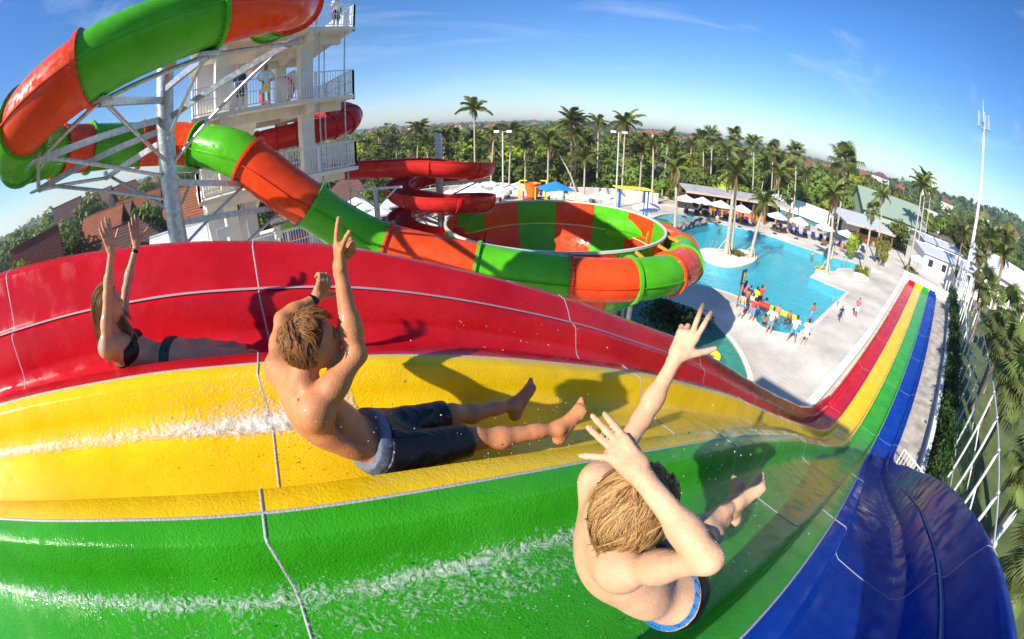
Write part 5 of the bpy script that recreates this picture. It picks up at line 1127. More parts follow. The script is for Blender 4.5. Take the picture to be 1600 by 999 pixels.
def body_prims(J, S=1, muscle=1.0, female=False, hands=None, feet=None):
    P = []; pel, wa, che, nk, hd = [np.asarray(J[k], float) for k in ('pelvis', 'waist', 'chest', 'neck', 'head')]
    sr, sl, hr_, hl = [np.asarray(J[k], float) for k in ('sR', 'sL', 'hR', 'hL')]
    A1 = axes(wa - pel, hr_ - hl); A2 = axes(che - wa, (sr - sl) + .5 * (hr_ - hl)); A3 = axes(nk - che, sr - sl)
    # rows are right, back, up for (up x right) -> forward check
    P.append(E_(pel, A1, (.158 * S, .108 * S, .115 * S), .04)); P.append(E_(wa, A2, ((.118 if female else .135) * S, .092 * S, .13 * S), .05)); P.append(E_((wa + che) / 2, A2, (.138 * S if not female else .122 * S, .102 * S, .13 * S), .05)); P.append(E_(che, A3, ((.155 if not female else .135) * S, .112 * S, .155 * S), .05))
    P.append(C_(sl * .82 + nk * .18 - A3[2] * .01, sr * .82 + nk * .18 - A3[2] * .01, .055 * S, .055 * S, .06))
    for s_ in (sl, sr):
        P.append(C_(nk + (hd - nk) * .15, s_ * .8 + nk * .2, .036 * S, .036 * S, .05)); P.append(C_(che + (s_ - che) * .35, s_, .075 * S, .052 * S, .05))
    P.append(C_(nk - (hd - nk) * .2, nk + (hd - nk) * .75, (.055 if not female else .047) * S, (.052 if not female else .044) * S, .035))
    for a, e, w, sd in ((J['sR'], J['eR'], J['wR'], 1), (J['sL'], J['eL'], J['wL'], -1)):
        a, e, w = [np.asarray(q, float) for q in (a, e, w)]; mu = muscle
        P.append(E_(a, np.eye(3), (.054 * S * mu,) * 3, .04)); P.append(C_(a, a + (e - a) * .5, .047 * S * mu, .045 * S * mu, .03)); P.append(C_(a + (e - a) * .45, e, .045 * S * mu, .036 * S * mu, .03))
        P.append(C_(e, e + (w - e) * .35, .037 * S * mu, .038 * S * mu, .025)); P.append(C_(e + (w - e) * .3, w, .037 * S * mu, .024 * S, .03))
    for h_, k_, a_ in ((J['hR'], J['kR'], J['aR']), (J['hL'], J['kL'], J['aL'])):
        h_, k_, a_ = [np.asarray(q, float) for q in (h_, k_, a_)]
        P.append(C_(h_, h_ + (k_ - h_) * .45, .082 * S * (1.03 if female else 1), .074 * S, .05)); P.append(C_(h_ + (k_ - h_) * .4, k_, .074 * S, .05 * S, .04)); P.append(E_(k_, np.eye(3), (.051 * S,) * 3, .03))
        back = J.get('calf', np.array([0, 0, -1.])); m = k_ + (a_ - k_) * .3 + back * .012 * S; P.append(C_(k_, m, .044 * S, .052 * S, .03)); P.append(C_(m, k_ + (a_ - k_) * .75, .05 * S, .034 * S, .03)); P.append(C_(k_ + (a_ - k_) * .7, a_, .034 * S, .030 * S, .03))
    # head
    fw = nrm(J['face']); up = nrm(np.asarray(J['hup'], float) - fw * (np.asarray(J['hup']) @ fw)); rt_ = np.cross(fw, up); HA = np.array([rt_, fw, up]); H = hd
    P += [E_(H + up * .02 * S, HA, (.076 * S, .096 * S, .092 * S), .03), E_(H - up * .035 * S + fw * .025 * S, HA, (.058 * S, .068 * S, .075 * S), .03), E_(H - up * .085 * S + fw * .062 * S, HA, (.026 * S, .022 * S, .02 * S), .02), E_(H - up * .02 * S + fw * .098 * S, HA, (.0125 * S, .020 * S, .022 * S), .012), C_(H + up * .012 * S + fw * .085 * S, H - up * .02 * S + fw * .104 * S, .008 * S, .011 * S, .01),
          E_(H + up * .022 * S + fw * .082 * S, HA, (.05 * S, .014 * S, .012 * S), .02), E_(H - up * .056 * S + fw * .088 * S, HA, (.022 * S, .010 * S, .007 * S), .008)]
    for s_ in (-1, 1):
        P.append(('-e', H + rt_ * .031 * s_ * S + fw * .094 * S + up * .003 * S, HA, (.017 * S, .014 * S, .011 * S), .012)); P.append(E_(H + rt_ * .031 * s_ * S + fw * .078 * S + up * .003 * S, HA, (.013 * S, .012 * S, .012 * S), .004))
        ea = H + rt_ * .078 * s_ * S - up * .004 * S - fw * .008 * S; EA = HA.copy()
        P.append(E_(ea, HA, (.010 * S, .019 * S, .031 * S), .006)); P.append(('-e', ea + rt_ * .010 * s_ * S + fw * .004 * S, HA, (.007 * S, .010 * S, .017 * S), .006))
    return P, (HA, A1, A2, A3)
SKT = {}
def skin(name, col, wet=.4):
    m = mat(name, col, .55, bump=.14, bscale=110, var=.2, vscale=9, sss=.08, spec=.3, coat=wet * .12); return m
FAB = mat('black swim cloth', (.005, .005, .009), .38, var=.3, vscale=10, bump=.5, bscale=22, spec=.35)
# ----- small people seen on the deck
def small_joints(pose, S=1.0):
    J = dict(pelvis=(0, 0, .93), waist=(0, .01, 1.08), chest=(0, .0, 1.28), neck=(0, -.01, 1.46), head=(0, .02, 1.63), sR=(.18, 0, 1.42), sL=(-.18, 0, 1.42), eR=(.25, -.02, 1.14), eL=(-.25, -.02, 1.14), wR=(.27, .06, .90), wL=(-.27, .06, .90), hR=(.09, 0, .90), hL=(-.09, 0, .90), kR=(.12, .02, .50), kL=(-.12, .02, .50), aR=(.14, -.03, .09), aL=(-.14, -.03, .09), face=(0, 1, 0), hup=(0, 0, 1), calf=np.array([0, -1., 0]))
    if pose == 'hips': J.update(eR=(.36, -.06, 1.2), wR=(.2, .06, 1.02), eL=(-.36, -.06, 1.2), wL=(-.2, .06, 1.02))
    if pose == 'point': J.update(eR=(.3, .22, 1.36), wR=(.3, .46, 1.42))
    if pose == 'folded': J.update(eR=(.27, .06, 1.18), wR=(.0, .2, 1.22), eL=(-.27, .06, 1.18), wL=(.02, .22, 1.18))
    if pose == 'wide': J.update(kR=(.18, .03, .5), kL=(-.18, .03, .5), aR=(.26, .0, .09), aL=(-.26, -.02, .09), eR=(.3, .05, 1.16), wR=(.2, .25, 1.08))
    if pose == 'walk': J.update(kR=(.1, .2, .52), aR=(.1, .22, .09), kL=(-.1, .02, .5), aL=(-.1, -.3, .13), eR=(.24, -.14, 1.16), wR=(.24, -.1, .92), eL=(-.24, .14, 1.16), wL=(-.22, .3, 1.0))
    if pose == 'sit':
        for k in ('pelvis', 'waist', 'chest', 'neck', 'head', 'sR', 'sL', 'eR', 'eL', 'wR', 'wL', 'hR', 'hL'): x, y, z = J[k]; J[k] = (x, y, z - .48)
        J.update(kR=(.12, .42, .46), kL=(-.12, .42, .46), aR=(.12, .44, .06), aL=(-.12, .44, .06), wR=(.2, .3, .55), wL=(-.2, .3, .55))
    if pose == 'straddle':
        J.update(kR=(.34, .2, .72), kL=(-.34, .2, .72), aR=(.38, .05, .32), aL=(-.38, .05, .32), wR=(.12, .35, 1.0), wL=(-.12, .35, 1.0))
    if pose == 'up': J.update(eR=(.26, .1, 1.6), wR=(.2, .14, 1.84))
    return {k: (np.array(v, float) * S if k not in ('face', 'hup', 'calf') else np.array(v, float)) for k, v in J.items()}
SM = {}
def small_meshes(pose, cut=None):
    if (pose) in SM: return SM[pose]
    J = small_joints(pose); P, (HA, A1, A2, A3) = body_prims(J)
    for w, e in (('wR', 'eR'), ('wL', 'eL')): d_ = nrm(J[w] - J[e]); P.append(C_(J[w], J[w] + d_ * .08, .032, .03)); 
    for w, e, tg in (('wR', 'eR', 1), ('wL', 'eL', -1)):
        d_ = nrm(J[w] - J[e]); s_ = nrm(np.cross(d_, (0, 1, 0.01)))
        for i in range(4): P.append(C_(J[w] + d_ * .08 + s_ * (.024 - .016 * i), J[w] + d_ * (.165 - .008 * abs(i - 1)) + s_ * (.03 - .02 * i), .011, .010, .006))
        P.append(C_(J[w] + d_ * .03 + s_ * .03, J[w] + d_ * .09 + s_ * .06, .013, .011, .008))
    for a, k in (('aR', 'kR'), ('aL', 'kL')): P += [C_(J[a], J[a] + (0, .15, -.05), .038, .026, .03), C_(J[a], J[a] + (0, -.04, -.05), .036, .036)]
    V, F = grow(P, .019); body = mesh('body', V, F, [], True)
    tor = [p for p in P[:4]]; infl = lambda p, d_: ('e', p[1], p[2], tuple(r + d_ for r in p[3]), p[4]) if p[0] == 'e' else ('c', p[1], p[2], p[3] + d_, p[4] + d_, p[5])
    shirtP = [infl(p, .022) for p in P[:9]] ; arm = [C_(J['sR'], J['sR'] + (J['eR'] - J['sR']) * .62, .078, .072, .04), C_(J['sL'], J['sL'] + (J['eL'] - J['sL']) * .62, .078, .072, .04)]
    V, F = grow(shirtP[:5] + [C_(J['chest'] + (J['sR'] - J['chest']) * .35, J['sR'], .1, .075, .05), C_(J['chest'] + (J['sL'] - J['chest']) * .35, J['sL'], .1, .075, .05)] + arm, .022, clips=[(J['neck'] + (0, 0, -.0), (0, 0, 1)), (J['pelvis'] - (0, 0, .06), (0, 0, -1))]); shirt = mesh('shirt', V, F, [], True)
    shp = [infl(P[0], .02), C_(J['hR'], J['hR'] + (J['kR'] - J['hR']) * .72, .105, .098, .05), C_(J['hL'], J['hL'] + (J['kL'] - J['hL']) * .72, .105, .098, .05), E_(J['waist'] - (0, 0, .03), A1, (.15, .11, .1), .04)]
    V, F = grow(shp, .02, clips=[(J['waist'] + (0, 0, -.02), (0, 0, 1))]); shorts = mesh('shorts', V, F, [], True)
    brief = [infl(P[0], .014), C_(J['hR'], J['hR'] + (J['kR'] - J['hR']) * .1, .096, .09, .04), C_(J['hL'], J['hL'] + (J['kL'] - J['hL']) * .1, .096, .09, .04)]
    V, F = grow(brief, .02, clips=[(J['waist'] + (0, 0, -.06), (0, 0, 1))]); br_ = mesh('swim_briefs', V, F, [], True)
    H = J['head']; V, F = grow([E_(H + (0, -.016, .034), np.eye(3), (.086, .098, .092), .02), C_(H + (0, -.05, .0), H + (0, -.06, -.06), .07, .06, .03)], .016, clips=[(H + (0, .062, .03), (0, 1, .15))]); hair = mesh('hair', V, F, [], True)
    V, F = grow([E_(H + (0, -.016, .034), np.eye(3), (.09, .102, .092), .02), C_(H + (0, -.06, .0), H + (0, -.1, -.28), .07, .05, .03)], .018, clips=[(H + (0, .06, .03), (0, 1, .15))]); hairl = mesh('long_hair', V, F, [], True)
    SM[pose] = dict(body=body, shirt=shirt, shorts=shorts, swim_briefs=br_, hair=hair, long_hair=hairl); return SM[pose]
def clone_mesh(me, m):
    k = me.name.split('.')[0] + m.name
    if k + str(me.as_pointer()) not in SKT:
        c = me.copy(); c.materials.clear(); c.materials.append(m); SKT[k + str(me.as_pointer())] = c
    return SKT[k + str(me.as_pointer())]
SK = [skin('tan skin', (.50, .26, .15)), skin('brown skin', (.30, .15, .085)), skin('fair skin', (.62, .38, .26))]
WH = mat('white cotton', (.78, .76, .72), .85); DKH = mat('dark hair', (.02, .014, .01), .5); BLC = mat('light blue shorts', (.1, .3, .62), .8, var=.5, vscale=14); GRC = mat('grey shorts', (.2, .24, .3), .8); REDC = mat('red shirt', (.55, .05, .04), .8); YELC = mat('yellow shirt', (.75, .6, .05), .8); NVC = mat('navy cloth', (.02, .035, .1), .8); PKC = mat('pink cloth', (.65, .12, .25), .8); CRC = mat('cream trousers', (.7, .6, .5), .85); BKC = mat('black cloth', (.015, .015, .02), .8)
def small_person(loc, face, h, pose, sk, wear, label, hair='hair'):
    S = h / 1.75; t = thing('person', label, 'person', tuple(loc), rz=face); ms = small_meshes(pose)
    o = [link('body', clone_mesh(ms['body'], SK[sk]), t)]
    for k, m in wear: o.append(link(k, clone_mesh(ms[k], m), t))
    o.append(link(hair, clone_mesh(ms[hair], DKH), t))
    for q in o: q.scale = (S, S, S)
    return t
def FD_(x, y, x2, y2):       # heading from spot 1 to spot 2
    a, b = G(x, y), G(x2, y2); d_ = b - a; return math.atan2(d_[1], d_[0]) - math.pi / 2
sh = lambda m: ('shirt', m); so_ = lambda m: ('shorts', m); br2 = lambda m: ('swim_briefs', m)
PPL = [(1200, 521, 'hips', 1.72, 0, [sh(WH), so_(GRC)], 1215, 490, 'man in white shirt and grey shorts watching the balance beam from the deck', 'hair'),
 (1236, 534, 'wide', 1.72, 1, [sh(WH), so_(BLC)], 1235, 480, 'man in white shirt and blue patterned shorts with legs apart at the pool edge', 'hair'),
 (1254, 539, 'folded', 1.7, 0, [sh(WH), so_(CRC)], 1245, 490, 'person in white shirt and cream trousers at the pool corner', 'hair'),
 (1265, 505, 'stand', 1.5, 1, [so_(BLC)], 1240, 480, 'bare chested boy in blue shorts behind the three white shirts', 'hair'),
 (1311, 502, 'walk', 1.2, 1, [sh(NVC), so_(NVC)], 1330, 520, 'small boy in navy clothes walking on the deck', 'hair'),
 (1336, 496, 'folded', 1.62, 0, [sh(PKC), so_(WH)], 1310, 500, 'woman in pink top and white skirt on the open deck', 'long_hair'),
 (1155, 497, 'stand', 1.7, 2, [br2(BLC)], 1200, 480, 'bare chested man in light blue briefs beside the sign post', 'hair'),
 (1173, 501, 'hips', 1.55, 0, [sh(REDC), so_(BLC)], 1200, 480, 'boy in red vest and blue shorts at the start of the beam', 'hair'),
 (1163, 485, 'stand', 1.6, 1, [br2(NVC)], 1190, 470, 'dark haired person in navy swimwear behind the sign post', 'hair'),
 (1168, 478, 'stand', 1.5, 0, [sh(NVC), so_(BLC)], 1190, 470, 'child in navy rash vest next to the sign', 'hair'),
 (1177, 484, 'folded', 1.65, 0, [sh(YELC), so_(NVC)], 1200, 480, 'person in yellow shirt crowding at the beam', 'hair'),
 (1184, 482, 'up', 1.7, 1, [sh(REDC), so_(BKC)], 1200, 470, 'lifeguard in red shirt and cap holding the beam end', 'hair'),
 (1160, 474, 'stand', 1.65, 0, [sh(PKC), so_(BKC)], 1190, 460, 'woman in pink at the back of the group by the sign', 'long_hair'),
 (1192, 512, 'sit', 1.3, 1, [br2(BKC)], 1210, 495, 'child in black swimwear sitting on the pool edge by the man', 'long_hair'),
 (1172, 490, 'stand', 1.4, 0, [sh(WH), so_(BLC)], 1190, 480, 'boy in white vest in the group by the beam', 'hair'),
 (1314, 394, 'stand', 1.65, 0, [br2(PKC)], 1290, 400, 'woman in pink swimsuit at the far pool edge', 'long_hair'),
 (1300, 392, 'stand', 1.7, 1, [so_(BLC)], 1280, 400, 'dark man in blue shorts standing behind the spit palm', 'hair'),
 (1120, 349, 'sit', 1.6, 2, [br2(REDC)], 1120, 360, 'person sunbathing on the pool ledge near the rocks', 'hair'),
 (1283, 362, 'sit', 1.7, 0, [sh(WH), so_(NVC)], 1290, 380, 'guest in white sitting under the middle umbrella', 'hair'),
 (1219, 361, 'sit', 1.7, 0, [sh(REDC), so_(NVC)], 1210, 370, 'guest in red seated in the wicker chairs', 'hair'),
 (1310, 340, 'stand', 1.7, 0, [sh(REDC), so_(NVC)], 1300, 360, 'waiter in red at the far garden wall', 'hair'),
 (1405, 372, 'walk', 1.7, 0, [sh(WH), so_(BKC)], 1415, 390, 'guest in white walking on the path by the metal roofed bar', 'hair'),
 (1411, 380, 'stand', 1.7, 1, [sh(REDC), so_(BKC)], 1400, 400, 'guest in red standing on the path by the palms', 'hair'),
 (712, 314, 'sit', 1.7, 0, [sh(REDC), so_(NVC)], 720, 330, 'guest in red sitting by the spiral slide umbrellas', 'hair'),
 (733, 320, 'stand', 1.7, 1, [so_(NVC)], 720, 330, 'bare chested guest standing by the spiral slide umbrellas', 'hair'),
 (760, 312, 'stand', 1.6, 0, [br2(PKC)], 750, 330, 'woman in pink swimwear between the umbrellas near the bowl', 'long_hair'),
 (785, 316, 'walk', 1.3, 1, [so_(REDC)], 800, 330, 'child in red shorts running by the splash play frame', 'hair'),
 (845, 312, 'stand', 1.7, 1, [sh(NVC), so_(NVC)], 850, 330, 'dark dressed person under the play frame', 'hair'),
 (884, 314, 'stand', 1.65, 0, [sh(BKC), so_(BKC)], 880, 330, 'person in black under the blue canopy', 'hair'),
 (900, 318, 'walk', 1.2, 0, [br2(YELC)], 910, 330, 'child in yellow swimwear beside the blue canopy', 'hair'),
 (1107, 328, 'stand', 1.7, 1, [sh(BKC), so_(BKC)], 1110, 350, 'bartender in black behind the orange counter', 'hair'),
 (1136, 333, 'stand', 1.7, 0, [sh(WH), so_(BKC)], 1130, 350, 'bartender in white behind the orange counter', 'hair')]
for x, y, pose, h, sk, wear, fx, fy, lab, hr2 in PPL: small_person(G(x, y, .01), FD_(x, y, fx, fy), h, pose, sk, wear, lab, hr2)
for x, y, z, pose, h, sk, wear, lab, hr2, ang in [(1215, 489, -.28, 'straddle', 1.4, 0, [br2(WH)], 'girl in white swimsuit sitting astride the yellow beam', 'long_hair', 2.0), (1233, 498, -.28, 'straddle', 1.35, 1, [so_(BKC)], 'boy in black shorts sitting astride the yellow beam', 'hair', 2.3)]:
    q = G(x, y, .5); small_person((q[0], q[1], z), ang, h, pose, sk, wear, lab, hr2)
for x, y, sk, lab in [(1197, 473, 2, 'swimmer in a white cap behind the beam'), (1163, 352, 1, 'dark haired swimmer near the rocks'), (1183, 402, 1, 'swimmer beside the round island'), (1270, 398, 0, 'swimmer in the middle of the pool near the far edge'), (1307, 401, 0, 'child swimmer at the far pool corner'), (1113, 504, 1, 'dark haired swimmer in the river pool'), (1124, 357, 1, 'swimmer with black hair near the far edge')]:
    q = G(x, y, -.1); small_person((q[0], q[1], -1.30 + .0), random.uniform(0, 6), 1.6, 'stand', sk, [so_(NVC)], lab, 'hair')
for (a, b_, z), pose, wear, fac, lab in [((4.2, .9, 12.15), 'stand', [sh(BKC), so_(BKC)], 2.6, 'man in black standing at the third balcony rail'), ]: pass
for a, b_, z, pose, sk, wear, rzz, lab in [(2.0, .5, 12.13, 'stand', 0, [sh(NVC), so_(BKC)], -2.3, 'person in dark clothes behind the rail of the upper balcony'), (3.1, .5, 12.13, 'hips', 1, [sh(WH), so_(YELC)], -2.3, 'boy in white and yellow on the upper balcony'), (3.3, 1.5, 6.0, 'folded', 1, [sh(WH), so_(WH)], -2.3, 'attendant in white on the lower tower platform'), (1.6, 1.9, 7.35, 'walk', 2, [so_(NVC)], 3.9, 'bare chested person walking down the tower stairs'), (6.2, .7, 15.2, 'stand', 1, [sh(WH), so_(BKC)], -2.0, 'person in white and black on the top balcony corner')]:
    small_person(tw(a, b_, z), rzz, 1.72, pose, sk, wear, lab)
q = tw(4.3, 1.8, 6.1); t = thing('stacked_mats', 'stack of blue, red and yellow slide mats on the lower platform', 'mats', tuple(q))
for k, m in enumerate([PBL, PR, PBL, PY, PGR]): MB().box(q + (0, 0, .12 + .2 * k), (1.6, .8, .18), TRZ).build('mat', m, t)
mb = MB(); q = tw(4.0, 2.0, 12.13); t = thing('red_tube_entrance', 'red tube slide entrance on the upper balcony', 'slide entrance', tuple(q)); MB().tube([q + (0, 0, .75), q + (-.8, .8, .7)], .72, 20, caps=False).build('tube_mouth', TRE, t, smooth=True)
# ---------------------------------------------------------------- the three riders
def hair_strands(name, H, HA, S, region, ln, wid, n, comb, m, parent, seed=0, per=10, nseg=8, lift=.010, spread=.12, grav=.35, head_r=(.08, .1, .097), root=.009, tip=.25, stickout=0.0):
    "n locks of `per` hairs each; a lock hugs the skull, then hangs; its hairs draw together towards the tip"
    g = np.random.default_rng(seed); V = []; F = []; rt_, fw, up = HA; c = H + up * .022 * S; rr_ = np.array(head_r) * S; cnt_ = 0; SH = []
    while cnt_ < n:
        d_ = g.normal(0, 1, 3); d_ /= np.linalg.norm(d_)
        if not region(d_): continue
        cnt_ += 1; lf = lift * S * g.uniform(.5, 1.3); R1 = rr_ + lf; p = c + (d_ * (rr_ + lf * .3)) @ HA; L_ = ln * g.uniform(.7, 1.15); st = L_ / nseg; pts = [p]
        dirv = nrm(np.asarray(comb(d_)) + g.normal(0, spread, 3)); nv0 = nrm((d_ / rr_) @ HA)
        for k in range(nseg):
            q = pts[-1]; loc = (q - c) @ HA.T; e = np.linalg.norm(loc / R1); nv = nrm((loc / R1 ** 2) @ HA)
            t = dirv + np.array([0, 0, -1.]) * grav * (1 if e < 1.2 else 2.2) + g.normal(0, .05, 3)
            if e < 1.25: t = t - nv * (t @ nv) + nv * stickout * (k / nseg)
            t = nrm(t); q2 = q + t * st; loc = (q2 - c) @ HA.T; e = np.linalg.norm(loc / R1)
            if e < 1: q2 = c + (loc / e) @ HA
            pts.append(q2); dirv = nrm(dirv * .5 + (q2 - q) / st * .6)
        pts = np.array(pts); T = np.gradient(pts, axis=0); sdv = np.cross(T, nv0); sdv /= np.linalg.norm(sdv, axis=1)[:, None] + 1e-9; nn = np.cross(sdv, T); nn /= np.linalg.norm(nn, axis=1)[:, None] + 1e-9
        taper = np.interp(np.arange(nseg + 1) / nseg, [0, .7, 1], [1, .8, .2])
        for j in range(per):
            o1, o2 = g.normal(0, root, 1)[0], g.normal(0, root * .35, 1)[0]; cv = np.interp(np.arange(nseg + 1) / nseg, [0, 1], [1, tip])[:, None]; ph = g.uniform(0, 6); SH += [g.uniform(0, 1)] * ((nseg + 1) * 3)
            w = wid * g.uniform(.6, 1.4); Pj = pts + (sdv * o1 + nn * o2) * cv + sdv * (.002 * np.sin(np.arange(nseg + 1) * 1.3 + ph))[:, None]; k0 = len(V)
            for i in range(nseg + 1): V += [Pj[i] + sdv[i] * w * taper[i], Pj[i] + nn[i] * w * taper[i] * .8, Pj[i] - sdv[i] * w * taper[i]]
            for i in range(nseg): a = k0 + i * 3; F += [(a, a + 3, a + 4, a + 1), (a + 1, a + 4, a + 5, a + 2)]
    me = mesh(name, np.array(V) - origin_of(parent), np.array(F), m, True); at = me.attributes.new('sh', 'FLOAT', 'POINT'); at.data.foreach_set('value', np.array(SH, np.float32))
    return link(name, me, parent, kind='stuff')
def hairm(name, c1, c2):
    m = mat(name, c1, .5, var=0, spec=.2); nt = m.node_tree; b = nt.nodes['Principled BSDF']; n = nt.nodes.new('ShaderNodeAttribute'); n.attribute_name = 'sh'
    r_ = nt.nodes.new('ShaderNodeValToRGB'); r_.color_ramp.elements[0].position = .1; r_.color_ramp.elements[1].position = .9; r_.color_ramp.elements[0].color = (*c1, 1); r_.color_ramp.elements[1].color = (*c2, 1)
    nt.links.new(n.outputs['Fac'], r_.inputs['Fac']); nt.links.new(r_.outputs['Color'], b.inputs['Base Color']); return m
def pobj(name, V, F, m, parent, kind=None): return link(name, mesh(name, V - origin_of(parent), F, m, True), parent, kind=kind)
infl = lambda p, d_: ('e', p[1], p[2], tuple(r + d_ for r in p[3]), p[4]) if p[0] == 'e' else ('c', p[1], p[2], p[3] + d_, p[4] + d_, p[5])
def wr(A_, sc, fx=28): return lambda X: (A_ * (np.sin(X[..., 0] * fx + 2.2 * np.sin(X[..., 2] * 19)) * np.sin(X[..., 1] * fx * .8 + X[..., 2] * 33 + 1.5 * np.sin(X[..., 0] * 25)))).astype(np.float32)
def nails(name, P, m, parent): pass
DROP = mat('water drop', (.9, .95, 1), .05, spec=.8, trans=.6, ior=1.33)
HRES = .0048
CAMP = np.array([0, 0, EYE])
def rider(name, label, J, S, sk, hands, feet, res=HRES, female=False, muscle=1.0, extra=()):
    t = thing('person', label, 'person', tuple(np.asarray(J['pelvis']) * (1, 1, 1))); P, AX = body_prims(J, S, muscle, female)
    base = list(P)
    for h_ in hands: P += hand_prims(*h_[0], **h_[1])
    for f_ in feet: P += foot_prims(*f_)
    P += list(extra)
    V, F = grow(P, res); pobj('body', V, F, sk, t)
    g_ = np.random.default_rng(len(V)); md = MB(); ctr_ = np.mean([np.asarray(J['chest']), np.asarray(J['pelvis'])], 0)
    for i_ in g_.choice(len(V), 1500, replace=False):
        r_ = g_.uniform(.0007, .0019); md.ball(V[i_], r_, 5)
    md.build('water_drops', DROP, t, kind='stuff', smooth=True)
    return t, base, AX
SKG = skin('wet tanned skin', (.50, .20, .085), .8); SKB = skin('wet fair skin', (.60, .34, .20), .8); SKF = skin('pale tan skin', (.52, .27, .16), .6)
up_ = np.array([0, 0, 1.]); SD3 = np.append(SDI, 0); SN3 = np.append(SNI, 0); DN = nrm(np.array([*(SDI * 1), -.35]))
# man on the yellow lane
J = dict(pelvis=AT(592, 692, 1.93), waist=AT(545, 678, 1.84), chest=AT(490, 640, 1.76), neck=AT(470, 598, 1.66), head=AT(486, 536, 1.60), sR=AT(494, 645, 1.60), sL=AT(436, 575, 1.84), eR=AT(556, 553, 1.60), wR=AT(532, 425, 1.58), eL=AT(442, 500, 2.02), wL=AT(494, 466, 2.10),
         hR=AT(612, 712, 1.88), hL=AT(606, 672, 2.02), kR=AT(742, 686, 2.04), kL=AT(706, 648, 2.22), aR=AT(872, 670, 2.20), aL=AT(800, 634, 2.48), face=nrm(SD3 + .25 * up_ - .1 * SN3), hup=nrm(up_ - .25 * SD3), calf=np.array([0, 0, -1.]))
tocam = nrm(CAMP - J['head'])
fR = nrm(AT(527, 365, 1.55) - J['wR']); fL = nrm(AT(508, 440, 2.08) - J['wL'])
hR = ((J['wR'], fR, -tocam * .2 + SD3, 1, [(.15, .05, .05), (1.3, 1.5, 1.0), (1.4, 1.5, 1.0), (.25, .1, .1)], (.05, 0, -.1, -.45)), dict(thumb=(-.7, .5, .3), S=1.05))
hL = ((J['wL'], fL, tocam * .5 - SN3, -1, [(1.2, 1.4, 1.0)] * 3 + [(.9, 1.0, .8)], (.05, 0, 0, -.1)), dict(thumb=(1.2, .2, .1), S=1.05))
tR = nrm(AT(908, 618, 2.20) - J['aR']); tL = nrm(AT(826, 584, 2.50) - J['aL'])
feet = [(J['aR'], None, tR, nrm(SD3 - .3 * up_), 1.08), (J['aL'], None, tL, nrm(SD3 - .3 * up_), 1.08)]
scap = [E_(J['chest'] * .5 + J['sR'] * .35 + J['neck'] * .15 + tocam * .045, np.eye(3), (.05, .05, .055), .05), E_(J['chest'] * .5 + J['sL'] * .35 + J['neck'] * .15 + tocam * .045, np.eye(3), (.045, .045, .05), .05),
        ('-e', (J['chest'] + J['waist']) / 2 + nrm(CAMP - J['chest']) * .13, axes(J['chest'] - J['waist'], SN3), (.014, .03, .16), .04)]
man, bp_, AXM = rider('man', 'bare chested tanned man in black shorts sliding down the yellow lane with arms up', J, 1.02, SKG, [hR, hL], feet, extra=scap, muscle=1.08)
HA, A1 = AXM[0], AXM[1]
sp_ = [infl(bp_[0], .016), C_(J['hR'], J['hR'] + (J['kR'] - J['hR']) * .83, .105, .084, .04), C_(J['hL'], J['hL'] + (J['kL'] - J['hL']) * .83, .103, .082, .04), infl(E_(J['pelvis'] * .6 + J['waist'] * .4, A1, (.15, .105, .09), .04), .008)]
axd = nrm(J['waist'] - J['pelvis'])
V, F = grow(sp_, .0065, clips=[(J['pelvis'] + axd * .035, axd), (J['kR'] - (J['kR'] - J['hR']) * .09, J['kR'] - J['hR'])], noise_=wr(.0042, 1)); pobj('swim_shorts', V, F, FAB, man)
V, F = grow([infl(bp_[0], .017), infl(E_(J['pelvis'] * .6 + J['waist'] * .4, A1, (.15, .105, .09), .04), .010)], .0065, clips=[(J['pelvis'] + axd * .085, axd), (J['pelvis'] + axd * .030, -axd)], noise_=wr(.0022, 1, 60)); pobj('waistband', V, F, mat('blue grey waistband', (.10, .13, .18), .7, var=.3, vscale=30, bump=.3), man)
HB = hairm('brown hair', (.12, .045, .014), (.34, .15, .05))
V, F = grow([E_(J['head'] + HA[2] * .026 - HA[1] * .006, HA, (.084, .102, .096), .02), C_(J['head'] - HA[1] * .055, J['head'] - HA[1] * .055 - HA[2] * .045, .052, .045, .03)], .005, clips=[(J['head'] + HA[1] * .062 + HA[2] * .04, HA[1] - HA[2] * .55), (J['head'] - HA[2] * .035 - HA[1] * .02, -HA[2] + HA[1] * .9)], noise_=wr(.003, 1, 120)); hc = pobj('hair', V, F, HB, man)
reg = lambda d_: d_[2] > (-.55 if d_[1] < -.1 else .12) and not (d_[1] > .1 and d_[2] < .62)
hair_strands('hair_strands', J['head'], HA, 1.02, reg, .058, .0011, 420, lambda d_: (d_ * (.4, .2, 0)) @ HA + HA[1] * (.7 if d_[2] > .45 and d_[1] > -.2 else -.25) - HA[2] * (.8 if d_[2] < .5 else .1) + HA[0] * .15, HB, man, 3, per=9, nseg=5, lift=.012, spread=.28, grav=.15, root=.006, tip=.35, stickout=.35)
V, F = grow([C_(J['wL'] - nrm(J['wL'] - J['eL']) * .02, J['wL'] - nrm(J['wL'] - J['eL']) * .012, .0305, .0305, .001)], .004); pobj('wrist_band', V, F, FAB, man)
